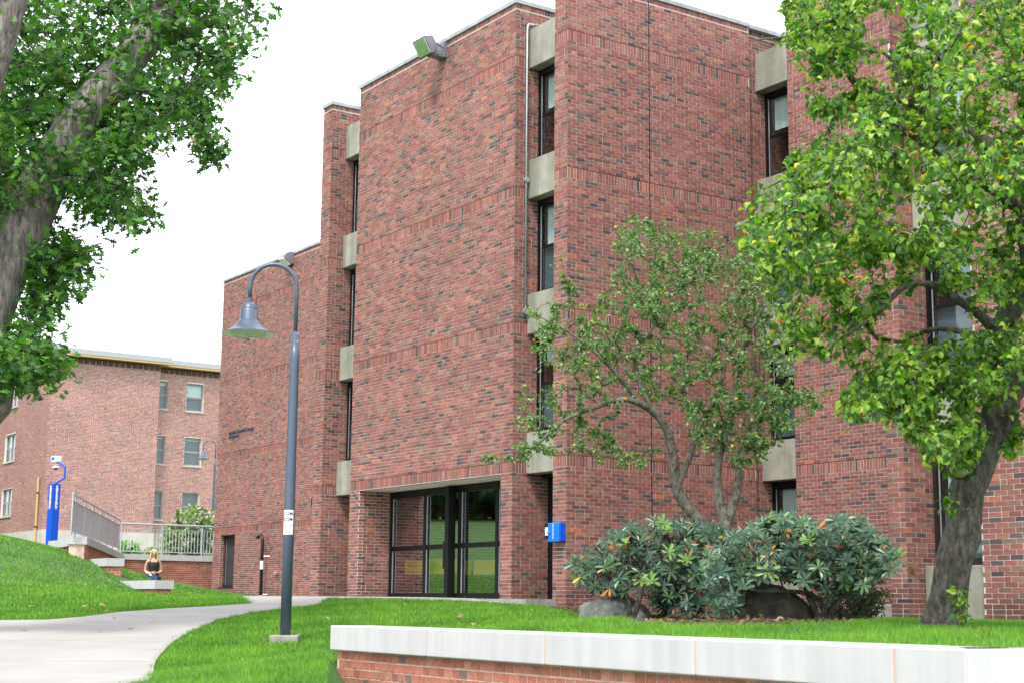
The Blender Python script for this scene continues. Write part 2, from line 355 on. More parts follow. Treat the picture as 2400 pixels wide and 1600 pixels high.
def slab(poly, name, parent, lift=.03, step=.5):
    if len(poly) < 3: return
    xs = [p[0] for p in poly]; ys = [p[1] for p in poly]
    gx_, gy_ = np.meshgrid(np.arange(min(xs), max(xs), step), np.arange(min(ys), max(ys), step)); gx_ = gx_.ravel(); gy_ = gy_.ravel()
    k = inside(poly, gx_, gy_); b = []
    for i in range(len(poly)):
        p = Vector(poly[i]); q = Vector(poly[(i + 1) % len(poly)]); n = max(1, int((q - p).length / step))
        if (q - p).length < 1e-4: continue
        b += [p.lerp(q, j / n) for j in range(n)]
    nb = len(b); pts = b + [Vector((a, c)) for a, c in zip(gx_[k], gy_[k])]
    vo, eo, fo, *_ = delaunay_2d_cdt(pts, [(i, (i + 1) % nb) for i in range(nb)], [], 1, 1e-5)
    if not fo: return
    X = np.array([v.x for v in vo]); Y = np.array([v.y for v in vo]); Z = ground(X, Y) + lift
    m_ = MB(); n = len(X); F3 = np.array([f for f in fo if len(f) == 3])
    cx = X[F3].mean(1); cy = Y[F3].mean(1); F3 = F3[inside(poly, cx, cy)]
    a = (X[F3[:, 1]] - X[F3[:, 0]]) * (Y[F3[:, 2]] - Y[F3[:, 0]]) - (X[F3[:, 2]] - X[F3[:, 0]]) * (Y[F3[:, 1]] - Y[F3[:, 0]])
    F3[a < 0] = F3[a < 0][:, ::-1]
    m_.add(np.stack([X, Y, Z], -1), F3)
    ed = {}
    for f in F3:
        for i in range(3): ed.setdefault((f[i], f[(i + 1) % 3]), 0)
    q = [(i, j) for (i, j) in ed if (j, i) not in ed]
    if q:
        q = np.array(q); V4 = np.concatenate([np.stack([X[q[:, 0]], Y[q[:, 0]], Z[q[:, 0]]], -1), np.stack([X[q[:, 1]], Y[q[:, 1]], Z[q[:, 1]]], -1)])
        lo = V4.copy(); lo[:, 2] -= .12; N = len(q); ar = np.arange(N)
        m_.add(np.concatenate([V4, lo]), np.stack([ar, ar + 2 * N, ar + 3 * N, ar + N], -1))
    return m_.obj(name, M['path'], parent)
pr = empty('path', kind='structure')
cuts = [6.0, 8.5, 10.9, 13.3, 15.7, 18.1, 20.5, 22.9, 25.3, 27.7, 40]
for a, b in zip(cuts[:-1], cuts[1:]):
    s = clip(clip(poly, a + .012, True), b - .012, False); slab(s, 'slab', pr)
slab(band, 'slab', pr, .025)
# concrete foundation edge of the entrance slab
mb = MB(); mb.box((-24.6, 15.32, -.5), (-21.93, 15.95, .135)); o = mb.obj('foundation', M['foundation'])
o.location = (0, 0, EYE); o.rotation_euler = (0, 0, YAW); tag(o, kind='structure')
GROOT = dict(loc=(0, 0, EYE), rz=YAW)
# ------------------------------------------------------------------ brickwork
CO = 2.6422 / 39            # course height
BANDS = [10.59, 7.9485, 5.3065, 2.6645]
PAL = np.array([(.30,.115,.095),(.33,.13,.105),(.27,.10,.085),(.36,.155,.125),(.23,.088,.08),(.27,.155,.11),(.21,.135,.10),(.125,.092,.09),(.085,.07,.08),(.46,.17,.09),(.34,.185,.14)])
PAL = PAL * np.array([.98, .93, .92])
PW = np.array([.19,.18,.15,.13,.08,.06,.05,.055,.035,.015,.05]); PW = PW / PW.sum()
PALP = np.array([(.42,.19,.165),(.38,.17,.145),(.45,.22,.18),(.34,.16,.14),(.2,.15,.145),(.5,.27,.22)]); PWP = np.array([.3,.25,.2,.14,.05,.06])  # far building: its own brick mix, with veiling haze put into the paler, pinker colour
PALO = np.array([(.46,.165,.11),(.5,.19,.13),(.42,.15,.10),(.52,.24,.17),(.2,.15,.13)]); PWO = np.array([.3,.3,.2,.14,.06])
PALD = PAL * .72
JT = .0118; PRO = .0045
def rows(z0, z1, bands, top=None):
    """list of (zlo, zhi, kind, index)"""
    out = []
    ref = BANDS[-1]
    occ = []
    for b in bands: occ.append((b - 3 * CO, b))
    zt = z1
    if top: occ.append((top - 1.5 * CO, top))
    for a, b in occ:
        if b > z0 and a < z1: out.append((a, b, 'soldier' if b - a > .15 else 'rowlock', 0))
    k0 = int(math.floor((z0 - ref) / CO)) - 1; k1 = int(math.ceil((z1 - ref) / CO)) + 1
    for k in range(k0, k1):
        a = ref + k * CO; b = a + CO
        a2, b2 = max(a, z0), min(b, z1)
        for (oa, ob) in occ:
            if a2 < ob - 1e-4 and b2 > oa + 1e-4:
                if a2 >= oa: a2 = max(a2, ob)
                else: b2 = min(b2, oa)
        if b2 - a2 > .02: out.append((a2, b2, 'run', k))
    return out
def wall_bricks(a0, a1, z0, z1, anchor, openings, bands, top=None, phase=0, S=.1911, H=.0896):
    """bricks of a wall in its own plane: arrays of (s0, s1, z0, z1)"""
    res = []
    for (lo, hi, kind, k) in rows(z0, z1, bands, top):
        zl, zh = lo + JT / 2, hi - JT / 2
        if kind in ('soldier', 'rowlock'):
            p = CO; n = int((a1 - a0) / p) + 1; s = a0 + np.arange(n) * p
            seg = np.stack([s + JT / 2, s + p - JT / 2], -1)
        else:
            m = (k + 600) % 6
            if m == 2:
                pl = S + H + 2 * JT; n = int((a1 - a0) / pl) + 3; b = anchor + (np.arange(-n, n) * pl)
                off = 0 if phase == 0 else H + JT
                b = b - off; seg = np.concatenate([np.stack([b + JT / 2, b + JT / 2 + S], -1), np.stack([b + S + 1.5 * JT, b + S + 1.5 * JT + H], -1)])
            else:
                pl = S + JT; n = int((a1 - a0) / pl) + 2; b = anchor + np.arange(-n, n) * pl + (.5 * pl if (k + phase) % 2 else 0)
                seg = np.stack([b + JT / 2, b + JT / 2 + S], -1)
        seg = np.clip(seg, a0, a1); seg = seg[seg[:, 1] - seg[:, 0] > .025]
        for (o0, o1, oz0, oz1) in openings:
            if zl < oz1 - .01 and zh > oz0 + .01:
                L_ = seg.copy(); L_[:, 1] = np.minimum(L_[:, 1], o0 - .0); R_ = seg.copy(); R_[:, 0] = np.maximum(R_[:, 0], o1)
                seg = np.concatenate([L_, R_]); seg = seg[seg[:, 1] - seg[:, 0] > .025]
        if len(seg): res.append(np.column_stack([seg, np.full(len(seg), zl), np.full(len(seg), zh)]))
    return np.concatenate(res) if res else np.zeros((0, 4))
def pick(n, pal, pw):
    c = pal[RNG.choice(len(pal), n, p=pw / pw.sum())]; return c * RNG.uniform(.84, 1.16, (n, 1)) * RNG.uniform(.95, 1.05, (n, 3))
STUFF_F = np.array([[0,1,2,3],[0,4,5,1],[1,5,6,2],[2,6,7,3],[3,7,4,0]])
def place_bricks(Q, axis, c, mbk, pal, pw, cand=None, depth=PRO, sink=.012):
    """axis 'U': plane v=c facing -v ; 'V': plane u=c facing +u. Builds boxes into mbk; cand collects single candidates."""
    n = len(Q)
    if n == 0: return
    j = RNG.normal(0, .0012, n); col = pick(n, pal, pw)
    s0, s1, z0, z1 = Q.T
    jit = RNG.normal(0, .0011, (n, 4)); s0 = s0 + jit[:, 0].clip(-.002, .002); s1 = s1 + jit[:, 1].clip(-.002, .002); z0 = z0 + jit[:, 2].clip(-.0015, .0015); z1 = z1 + jit[:, 3].clip(-.0015, .0015)
    if cand is not None:
        cand.append((axis, c, s0, s1, z0, z1, j, col)); return
    emit_bricks(axis, c, s0, s1, z0, z1, j, col, mbk, sink)
def emit_bricks(axis, c, s0, s1, z0, z1, j, col, mbk, sink=.012):
    n = len(s0)
    f = c - np.abs(j) if axis == 'U' else c + np.abs(j); b = np.full(n, c + sink if axis == 'U' else c - sink)
    if axis == 'U':
        P = lambda s, z, o: np.stack([s, o, z], -1)
        V = np.stack([P(s0, z0, f), P(s1, z0, f), P(s1, z1, f), P(s0, z1, f), P(s0, z0, b), P(s1, z0, b), P(s1, z1, b), P(s0, z1, b)], 1)
    else:
        P = lambda s, z, o: np.stack([o, s, z], -1)
        V = np.stack([P(s0, z0, f), P(s1, z0, f), P(s1, z1, f), P(s0, z1, f), P(s0, z0, b), P(s1, z0, b), P(s1, z1, b), P(s0, z1, b)], 1)
    Fs = (STUFF_F[None] + (np.arange(n) * 8)[:, None, None]).reshape(-1, 4)
    mbk.add(V.reshape(-1, 3), Fs, np.repeat(col, 8, 0))
def mortar(mbm, axis, c, a0, a1, z0, z1, openings, th=.12):
    """mortar body in pieces round the openings"""
    ss = sorted({a0, a1, *[o[0] for o in openings if a0 < o[0] < a1], *[o[1] for o in openings if a0 < o[1] < a1]})
    zs = sorted({z0, z1, *[o[2] for o in openings if z0 < o[2] < z1], *[o[3] for o in openings if z0 < o[3] < z1]})
    for i in range(len(ss) - 1):
        for k in range(len(zs) - 1):
            m0, m1 = (ss[i] + ss[i + 1]) / 2, (zs[k] + zs[k + 1]) / 2
            if any(o[0] < m0 < o[1] and o[2] < m1 < o[3] for o in openings): continue
            if axis == 'U': mbm.box((ss[i], c + PRO, zs[k]), (ss[i + 1], c + PRO + th, zs[k + 1]))
            else: mbm.box((c - PRO - th, ss[i], zs[k]), (c - PRO, ss[i + 1], zs[k + 1]))
bld = empty('brick_dormitory', (0, 0, EYE), YAW, label='large red brick dormitory with stepped blocks and concrete panels behind the lawn', cat='building')
BK, MT, FL = MB(), MB(), MB(); CAND = []
ZT = 11.66; ZB = -.5
def wallU(v, a0, a1, z0=ZB, z1=ZT, op=(), anchor=None, bands=BANDS, top=ZT, cand=None, ml=0, mr=-PRO):
    Q = wall_bricks(a0, a1, z0, z1, a1 if anchor is None else anchor, op, bands, top, 0)
    place_bricks(Q, 'U', v, BK, PAL, PW, cand); mortar(MT, 'U', v, a0 + ml, a1 + mr, z0, z1, op)
    for b in bands: FL.box((a0 + .004, v + .001, b - .003), (a1 - .004, v + .006, b + .006)) if not any(o[2] < b < o[3] for o in op) else None
def wallV(u, a0, a1, z0=ZB, z1=ZT, op=(), bands=BANDS, top=ZT, cand=None, corner=True):
    Q = wall_bricks(a0 + (PRO if corner else 0), a1, z0, z1, a0, op, bands, top, 1)
    place_bricks(Q, 'V', u, BK, PAL, PW, cand); mortar(MT, 'V', u, a0 + (PRO + .12 if corner else 0), a1, z0, z1, op)
    for b in bands: FL.box((u - .006, a0 + .012, b - .003), (u - .001, a1 - .004, b + .006))
VF = 16.15
door = (-29.46, -23.985, -1, 2.4475)
# block A (far left wing)
awin = (-51.17, -49.95, .54, 2.4)
wallU(22.5, -51.8, -31.6, z0=-.1, op=[awin])
# block B pier
wallU(VF, -31.7, -31.25); wallV(-31.25, VF, 20)
# block C
wallU(VF, -29.9, -23.6, op=[door]); wallV(-23.6, VF, 20)
# block D
wallU(VF, -22.31, -21.9); wallV(-21.9, VF, 20.72); wallV(-22.02, 20.72, 24, corner=False)
# block E
wallU(20.72, -20.83, -14.5)
# block F: pier and front
wallU(VF, -14.49, -14.19, cand=CAND); wallV(-14.19, VF, 20, cand=CAND)
wallU(VF, -12.95, -4.0, cand=CAND)
# entrance hall side walls
HL, HR = door[0], door[1]
Q = wall_bricks(VF + PRO, 23.9, .13, 2.45, VF, [], [], None, 1); place_bricks(Q, 'V', HL, BK, PAL, PW); MT.box((HL - .3, VF + PRO + .14, -.2), (HL - PRO, 23.9, 2.46))
MT.box((HR + .001, VF + PRO + .13, -.2), (HR + .2, 23.9, 2.46))
# singles: the nearest bricks that show
allc = []
for ax, c, s0, s1, z0, z1, j, col in CAND:
    sm, zm = (s0 + s1) / 2, (z0 + z1) / 2
    uu, vv = (sm, np.full_like(sm, c)) if ax == 'U' else (np.full_like(sm, c), sm)
    P = np.stack([uu * U2[0] + vv * V2[0], uu * U2[1] + vv * V2[1], zm + EYE], -1); X, Y, D = proj(P)
    vis = (X > 2000) & (X < 2398) & (Y > 1000) & (Y < 1460) & ~((X > 2190) & (X < 2300))
    big = (s1 - s0) > .15
    allc.append(np.where(vis & big, D, 1e9))
flat = np.concatenate(allc); thr = np.sort(flat)[299]
tmpl = {}
def brick_template(l, h, mat):
    k = (round(l, 3), round(h, 3), mat.name)
    if k not in tmpl:
        m_ = MB(); m_.box((-l / 2, 0, -h / 2), (l / 2, .05, h / 2)); tmpl[k] = m_.mesh('brick', mat)
    return tmpl[k]
for (ax, c, s0, s1, z0, z1, j, col), D in zip(CAND, allc):
    sel = D <= thr
    emit_bricks(ax, c, s0[~sel], s1[~sel], z0[~sel], z1[~sel], j[~sel], col[~sel], BK)
    for i in np.nonzero(sel)[0]:
        me = brick_template(round((s1[i] - s0[i]) / .005) * .005, round((z1[i] - z0[i]) / .002) * .002, M['brickb'])
        sm, zm = (s0[i] + s1[i]) / 2, (z0[i] + z1[i]) / 2
        o = link('brick', me, bld, loc=(sm, c - abs(j[i]), zm) if ax == 'U' else (c + abs(j[i]), sm, zm))
        if ax == 'V': o.rotation_euler = (0, 0, math.pi / 2)
        o.color = (*col[i], 1)
BK.obj('bricks', M['brickb'], bld, kind='stuff'); MT.obj('wall', M['mortar'], bld); FL.obj('flashing', M['black'], bld)
# coping
CPG = MB(); ch = .08; oh = .035
def cap_u(v, a0, a1): CPG.box((a0, v - oh, ZT), (a1, v + .32, ZT + ch))
def cap_v(u, a0, a1): CPG.box((u - .3, a0, ZT), (u + oh, a1, ZT + ch))
cap_u(22.5, -51.84, -31.72); cap_u(VF, -31.74, -31.25 + oh); cap_v(-31.25, VF + .32, 20); cap_u(VF, -29.93, -23.6 + oh); cap_v(-23.6, VF + .32, 20)
cap_u(VF, -22.34, -21.9 + oh); cap_v(-21.9, VF + .32, 20.72); cap_v(-22.02 + .08, 20.72, 24); cap_u(20.72, -20.86, -14.5)
cap_u(VF, -14.53, -14.19 + oh); cap_u(VF, -12.98, -4)
CPG.obj('coping', M['coping'], bld)
# hidden bodies: roofs and blind sides
HB = MB()
HB.box((-51.78, 22.7, -.3), (-31.5, 25.9, 11.5)); HB.box((-31.68, VF + .14, -.3), (-31.4, 22.4, 11.6))
HB.box((-29.88, VF + .14, 2.5), (-29.75, 20, 11.6)); HB.box((-29.7, VF + .2, 11.2), (-23.8, 20, 11.3)); HB.box((-29.7, 20, 2.6), (-22.2, 20.2, 11.3))
HB.box((-22.29, VF + .14, -.3), (-22.2, 20, 11.6)); HB.box((-20.8, 20.9, -.3), (-14.4, 21, 11.5)); HB.box((-14.47, VF + .14, -.3), (-14.35, 20.6, 11.6))
HB.box((-20.81, 20.86, -.3), (-20.7, 24, 11.6)); HB.box((-12.93, VF + .14, -.3), (-12.8, 20, 11.6)); HB.box((-12.8, VF + .4, 11.2), (-4, 20, 11.3))
HB.obj('wall_core', M['dark'], bld)
# ------------------------------------------------------------------ slots: concrete panels and windows
def panel(u0, u1, v, z0, z1, d=.3):
    m_ = MB(); m_.box((u0 + .004, v, z0), (u1 - .004, v + d, z1)); return bevel(m_.obj('concrete_panel', M['panel'], bld), .012, 2)
def window(u0, u1, v, z0, z1, blind=.5, split=.5, kind=0, par=None, fm=None):
    """double hung window in a plane v, facing -v"""
    par = par or bld; fm = fm or M['black']; fr = .055
    m_ = MB()
    m_.box((u0, v, z0), (u0 + fr, v + .09, z1)); m_.box((u1 - fr, v, z0), (u1, v + .09, z1))
    m_.box((u0 + fr, v, z1 - .11), (u1 - fr, v + .09, z1)); m_.box((u0 + fr, v, z0), (u1 - fr, v + .09, z0 + .06))
    w = m_.obj('window', fm, par)
    zm = z0 + (z1 - z0) * split; a, b = u0 + fr + .002, u1 - fr - .002
    for (lo, hi, dv, nm) in ((zm - .02, z1 - .112, .045, 'upper_sash'), (z0 + .062, zm + .02, .015, 'lower_sash')):
        m_ = MB(); t_ = .04
        m_.box((a, v + dv, lo), (a + t_, v + dv + .03, hi)); m_.box((b - t_, v + dv, lo), (b, v + dv + .03, hi))
        m_.box((a + t_, v + dv, lo), (b - t_, v + dv + .03, lo + t_)); m_.box((a + t_, v + dv, hi - t_), (b - t_, v + dv + .03, hi))
        m_.obj(nm, fm, w)
        m_ = MB(); m_.box((a + t_, v + dv + .012, lo + t_), (b - t_, v + dv + .016, hi - t_)); m_.obj('pane', M['glass'], w)
    m_ = MB(); m_.box((a + .05, v - .004, z0 + .08), (a + .062, v + .012, z1 - .13)); m_.obj('screen_track', M['steel'], w)
    m_ = MB(); hb = z1 - (z1 - z0) * blind; n = 10
    for i in range(n):       # hanging cloth with soft folds
        x0 = a + .1 + (b - a - .12) * i / n; x1 = a + .1 + (b - a - .12) * (i + 1) / n
        m_.add([(x0, v + .13 + .012 * (i % 2), hb), (x1, v + .13 + .012 * ((i + 1) % 2), hb), (x1, v + .13 + .012 * ((i + 1) % 2), z1 - .08), (x0, v + .13 + .012 * (i % 2), z1 - .08)], np.array([[0, 1, 2, 3]]))
    m_.obj('blind', M['blind'], w)
    if kind:
        m_ = MB(); m_.box((a + .05, v + .1, z0 + .07), (b - .05, v + .108, zm)); m_.obj('insect_screen', M['grey_screen'], w)
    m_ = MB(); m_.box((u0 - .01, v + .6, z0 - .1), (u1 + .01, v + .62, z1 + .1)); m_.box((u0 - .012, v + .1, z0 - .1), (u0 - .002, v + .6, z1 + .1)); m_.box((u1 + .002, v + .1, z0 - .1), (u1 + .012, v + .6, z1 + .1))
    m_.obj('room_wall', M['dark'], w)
    return w
PZ = [(10.37, 11.17), (7.736, 8.505), (5.09, 5.86), (2.45, 3.22)]
WZ = [(8.505, 10.37), (5.86, 7.736), (3.22, 5.09)]
for (u0, u1, vp, vw, base) in ((-31.25, -29.9, 16.515, 16.745, None), (-23.6, -22.31, 16.46, 16.695, None), (-22.02, -20.83, 20.99, 21.245, 'win'), (-14.19, -12.95, 16.49, 16.72, 'win2')):
    for a, b in PZ: panel(u0, u1, vp, a, b)
    for i, (a, b) in enumerate(WZ): window(u0, u1, vw, a, b, blind=[.42, .5, .3][i], kind=1 if i else 0)
    if base == 'win': window(u0, u1, vw, .55, 2.45, .75, .62); panel(u0, u1, vp, -.6, .55)
    elif base == 'win2': window(u0, u1, vw, .59, 2.45, .62, .5, 1, fm=M['bronze']); panel(u0, u1, vp, -.6, .59)
    elif u0 > -30:
        m_ = MB(); m_.box((u0 + .002, 16.965, .14), (u1, 17.05, 2.4)); m_.box((u0 + .002, 16.80, 2.4), (u1, 17.05, 2.45)); m_.obj('door_or_dark_recess', M['black'], bld)
    else:
        m_ = MB(); m_.box((u0 + .002, 17.8, -.1), (u1, 17.9, 2.5)); m_.obj('door_or_dark_recess', M['black'], bld)  # no door here: black sheet stands in for the shade of the recess
# window in block A
w = window(awin[0] + .003, awin[1] - .003, 22.685, awin[2] + .04, awin[3], .52, .5, 1, fm=M['bronze'])
m_ = MB(); m_.box((awin[0] + .003, 22.47, awin[2] - .01), (awin[1] - .003, 22.72, awin[2] + .038)); m_.obj('sill', M['bronze'], w)
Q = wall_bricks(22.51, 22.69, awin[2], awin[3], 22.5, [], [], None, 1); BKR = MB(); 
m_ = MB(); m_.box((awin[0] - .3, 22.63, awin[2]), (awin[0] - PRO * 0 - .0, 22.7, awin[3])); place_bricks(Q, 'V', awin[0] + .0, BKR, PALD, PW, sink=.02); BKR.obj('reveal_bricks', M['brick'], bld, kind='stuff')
# ------------------------------------------------------------------ glazed entrance
ent = None
VG = 16.92
m_ = MB(); m_.box((HL + .01, VF + .02, 2.4495), (HR - .001, VG + .06, 2.52)); m_.obj('soffit', M['soffit'], bld)
m_ = MB(); m_.box((HL - .12, VF - .004, 2.4405), (HR, VF + .018, 2.4485)); m_.box((HL - .12, VF + .001, 2.33), (HL - .0, VF + .1, 2.4405)) if False else None; m_.obj('lintel', M['black'], bld)
m_ = MB()
zb_, zt_ = .155, 2.43
def vert(mm, u, wd, v0=VG, v1=VG + .1, z0=zb_, z1=zt_): mm.box((u - wd / 2, v0, z0), (u + wd / 2, v1, z1))
mull = [HL + .06, -27.98, -26.61, -25.24, HR - .04]
m_.box((HL + .002, VG - .004, 2.3), (HR - .002, VG + .104, zt_)); m_.box((HL + .002, VG - .004, .142), (HR - .002, VG + .104, .26))
for u in mull: vert(m_, u, .12 if u < HR - .1 else .08, z0=.26, z1=2.3)
vert(m_, -25.08, .06, z0=.26, z1=2.3)
tr = 1.215
for a, b in zip(mull[:-1], mull[1:]): m_.box((a + .062, VG + .02, tr - .05), (b - .062, VG + .08, tr + .05))
ent = m_.obj('entrance_glazing', M['black'], bld)
m_ = MB(); m_.box((-26.86, VG - .2, .145), (-26.72, VG - .03, 2.425)); m_.obj('door_post', M['black'], ent)
m_ = MB(); m_.box((-26.9, VG - .215, .75), (-26.87, VG - .19, 1.3)); m_.obj('door_handle', M['bronze'], ent)
for a, b in zip(mull[:-1], mull[1:]):
    for z0_, z1_ in ((.262, tr - .052), (tr + .052, 2.298)):
        m_ = MB(); m_.box((a + .064, VG + .045, z0_), (b - .064, VG + .05, z1_)); m_.obj('pane', M['glassd'], ent)
        m_ = MB(); m_.box((a + .066, VG + .006, z0_), (a + .085, VG + .018, z1_)); m_.obj('trim_strip', M['steel'], ent)
# hall behind: dark ceiling and back wall, yellow boards on the inner side
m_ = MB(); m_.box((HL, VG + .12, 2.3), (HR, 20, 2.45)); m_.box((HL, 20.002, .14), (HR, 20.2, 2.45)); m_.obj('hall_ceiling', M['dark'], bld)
m_ = MB(); m_.box((HL, VF + .3, .0), (HR, 20.3, .138)); m_.obj('hall_floor', M['foundation'], bld)
for i, (x0, x1, v) in enumerate(((948, 1078, 17.12), (1082, 1104, 17.16), (1110, 1172, 17.12))):
    u0_, zA = onv(x0, 1312, v); u1_, _ = onv(x1, 1312, v); _, zB = onv(x0, 1346, v)
    m_ = MB(); m_.box((u0_, v, zB), (u1_, v + .02, zA)); m_.obj('notice_board', M['yellow'], bld)
# joint line in block D, and vertical offset joint
m_ = MB(); m_.box((-21.905, 18.085, -.4), (-21.897, 18.105, 11.6)); m_.obj('expansion_joint', M['black'], bld)
# ------------------------------------------------------------------ fittings on the dormitory
def B(name, loc, **k): return empty(name, W(*loc), YAW, **k)
# conduit
cd = B('conduit', (-23.55, 16.385, 5.5), label='thin grey metal conduit running down the brick wall beside the concrete panels', cat='conduit')
m_ = MB(); m_.tube([(0, 0, 0), (0, 0, 5.7), (0, .02, 5.76), (0, .25, 5.80)], .021, 10); m_.obj('pipe', M['steel'], cd, smooth=True)
for z in (.02, 2.6):
    m_ = MB(); m_.tube([(-.03, 0, z), (.045, 0, z)], .05, 16); m_.obj('junction_box', M['steel'], cd, smooth=False)
# floodlights
u0_, z0_ = onv(1040, 122, VF)
fl = B('floodlight', (u0_, VF, z0_), label='boxy grey floodlight with square lens on the parapet of the main block', cat='light')
m_ = MB(); m_.box((-.14, -.09, -.17), (.14, 0, .17)); bevel(m_.obj('wall_box', M['floodm'], fl), .01)
m_ = MB(); m_.tube([(.12, -.05, .02), (.16, -.3, .08)], .018, 6); m_.tube([(-.12, -.05, .02), (-.16, -.3, .08)], .018, 6); m_.obj('yoke', M['floodm'], fl)
def tiltbox(sx, sy, sz, c, rx):
    v = np.array([[x, y, z] for z in (-1, 1) for (x, y) in ((-1, -1), (1, -1), (1, 1), (-1, 1))], float) * np.array([sx, sy, sz]) / 2
    c_, s_ = math.cos(rx), math.sin(rx); v = v @ np.array([[1, 0, 0], [0, c_, s_], [0, -s_, c_]]); return v + np.array(c)
m_ = MB(); v = tiltbox(.5, .26, .40, (0, -.42, .04), .55); v[[2, 3, 6, 7]] = (v[[2, 3, 6, 7]] - v[[2, 3, 6, 7]].mean(0)) * .72 + v[[2, 3, 6, 7]].mean(0); m_.add(v, BOXF); bevel(m_.obj('housing', M['floodm'], fl), .012)
m_ = MB(); m_.add(tiltbox(.44, .02, .34, (0, -.42 - .135 * math.cos(.55), .04 - .135 * math.sin(.55)), .55), BOXF); m_.obj('lens', M['lampin'], fl)
m_ = MB(); m_.add(tiltbox(.46, .008, .36, (0, -.42 - .155 * math.cos(.55), .04 - .155 * math.sin(.55)), .55), BOXF); m_.obj('lens_glass', M['lens'], fl)
m_ = MB(); m_.box((-.2, -.5, -.3), (.2, -.05, -.18)) if False else m_.box((-.1, -.34, -.16), (.1, -.05, -.1)); m_.obj('bracket', M['floodm'], fl)
u0_, z0_ = onv(684, 607, 22.5)
fl = B('floodlight', (u0_, 22.5, z0_), label='rounded dark wall floodlight high on the far left wing behind the lamp post', cat='light')
m_ = MB(); pr_ = [(0, -.2), (0, .2), (-.16, .2), (-.3, .12), (-.38, -.02), (-.3, -.12), (-.1, -.22)]
vsx = [(-.2, y, z) for y, z in pr_] + [(.2, y, z) for y, z in pr_]; n = len(pr_)
m_.add(vsx, [np.array([[i, (i + 1) % n, n + (i + 1) % n, n + i] for i in range(n)]), np.array([list(range(n))[::-1]]), np.array([list(range(n, 2 * n))])])
m_.obj('housing', M['floodm'], fl)
m_ = MB(); m_.add([(-.17, -.385, -.03), (.17, -.385, -.03), (.17, -.12, -.235), (-.17, -.12, -.235), (-.17, -.4, -.06), (.17, -.4, -.06), (.17, -.14, -.26), (-.17, -.14, -.26)], BOXF); m_.obj('lens', M['lampin'], fl)
# emergency phone box
eb = B('emergency_phone', (-22.08, VF, 1.3), label='bright blue emergency phone box on the brick pier by the entrance', cat='phone')
m_ = MB(); m_.box((-.165, -.12, -.165), (.165, 0, .165)); bevel(m_.obj('case', M['blue'], eb), .012)
m_ = MB(); m_.box((-.167, -.155, -.167), (.167, -.124, .167)); bevel(m_.obj('door', M['bluel'], eb), .014, 3)
m_ = MB(); m_.tube([(-.11, -.165, .0), (-.11, -.2, .0)], .02, 10); m_.tube([(-.11, -.2, .0), (-.17, -.21, .05)], .013, 8); m_.obj('handle', M['steel'], eb)
def text(name, s, size, mat, parent, loc, rot, extr=.004, bold=.0, bend=None, sp_=1.0, align='LEFT', vert=False):
    cu = bpy.data.curves.new(name, 'FONT'); cu.body = s; cu.size = size; cu.extrude = extr; cu.offset = bold; cu.space_character = sp_; cu.align_x = align
    if vert: cu.space_line = .75
    cu.resolution_u = 2
    t_ = bpy.data.objects.new(name + '_tmp', cu); COL.objects.link(t_); dg = bpy.context.evaluated_depsgraph_get(); dg.update()
    me = bpy.data.meshes.new_from_object(t_.evaluated_get(dg)); bpy.data.objects.remove(t_); bpy.data.curves.remove(cu)
    if bend:
        for v in me.vertices:
            a = v.co.x / bend; v.co = Vector((math.sin(a) * (bend + v.co.z), v.co.y, (math.cos(a) * (bend + v.co.z) - bend)))
    me.materials.clear(); me.materials.append(mat)
    o = link(name, me, parent); o.location = loc; o.rotation_euler = rot; return o
text('lettering', '\n'.join('EMERGENCY'), .042, M['white'], eb, (.0, -.158, .128), (math.pi / 2, 0, 0), .001, .0012, vert=True, align='CENTER')
cr_ = B('card_reader', (-22.33, VF + .02, 1.33), label='small white and black call device left of the blue phone box', cat='reader')
m_ = MB(); m_.box((-.05, -.14, -.12), (.03, -.05, .12)); bevel(m_.obj('case', M['white'], cr_), .01)
m_ = MB(); m_.box((-.052, -.145, .07), (.032, -.04, .135)); m_.box((-.052, -.145, -.135), (.032, -.04, -.08)); m_.obj('cap', M['black'], cr_)
m_ = MB(); m_.box((-.03, -.05, -.05), (.05, -.025, .05)); m_.obj('mount', M['black'], cr_)
# lettering on block A
sg = B('wall_sign', (-50.79, 22.5, 5.9), label='dark metal letters fixed in two lines on the far left brick wing', cat='sign')
text('lettering', 'GEORGE F. AND ETHEL S. FULLER', .128, M['ink'], sg, (0, -.012, .055), (math.pi / 2, 0, 0), .012, .003, sp_=1.08)
text('lettering', 'QUADRANGLE', .128, M['ink'], sg, (0, -.012, -.085), (math.pi / 2, 0, 0), .012, .003, sp_=1.02)
# vent pipe on block A
vp = B('vent_pipe', (-47.22, 22.27, .13), label='black gooseneck vent pipe standing against the far left wing', cat='pipe')
m_ = MB(); arc = [(-.22 + .22 * math.cos(a), 0, 1.93 + .22 * math.sin(a)) for a in np.linspace(0, 2.5, 9)]
m_.tube([(0, 0, 0), (0, 0, 1.6)] + arc, .055, 12); m_.obj('pipe', M['pipe'], vp, smooth=True)
m_ = MB(); m_.tube([(0, 0, .2), (.1, .2, .2)], .012, 6); m_.tube([(0, 0, 1.45), (.14, .22, 1.45)], .012, 6); m_.obj('bracket', M['steel'], vp)
m_ = MB(); m_.tube([(0, 0, 1.02), (0, 0, 1.3)], .0575, 12, cap=False); m_.obj('flyer', M['paper'], vp)
u0_, z0_ = onv(650, 1340, 22.5)
hb = B('hose_tap', (u0_, 22.5, z0_), label='small grey wall tap box low on the far left wing', cat='tap')
m_ = MB(); m_.box((-.05, -.07, -.06), (.05, 0, .07)); m_.obj('case', M['steel'], hb); m_ = MB(); m_.tube([(0, -.07, 0), (0, -.12, -.04)], .02, 8); m_.obj('spout', M['steel'], hb)
u0_, z0_ = onv(740, 1174, 22.5)
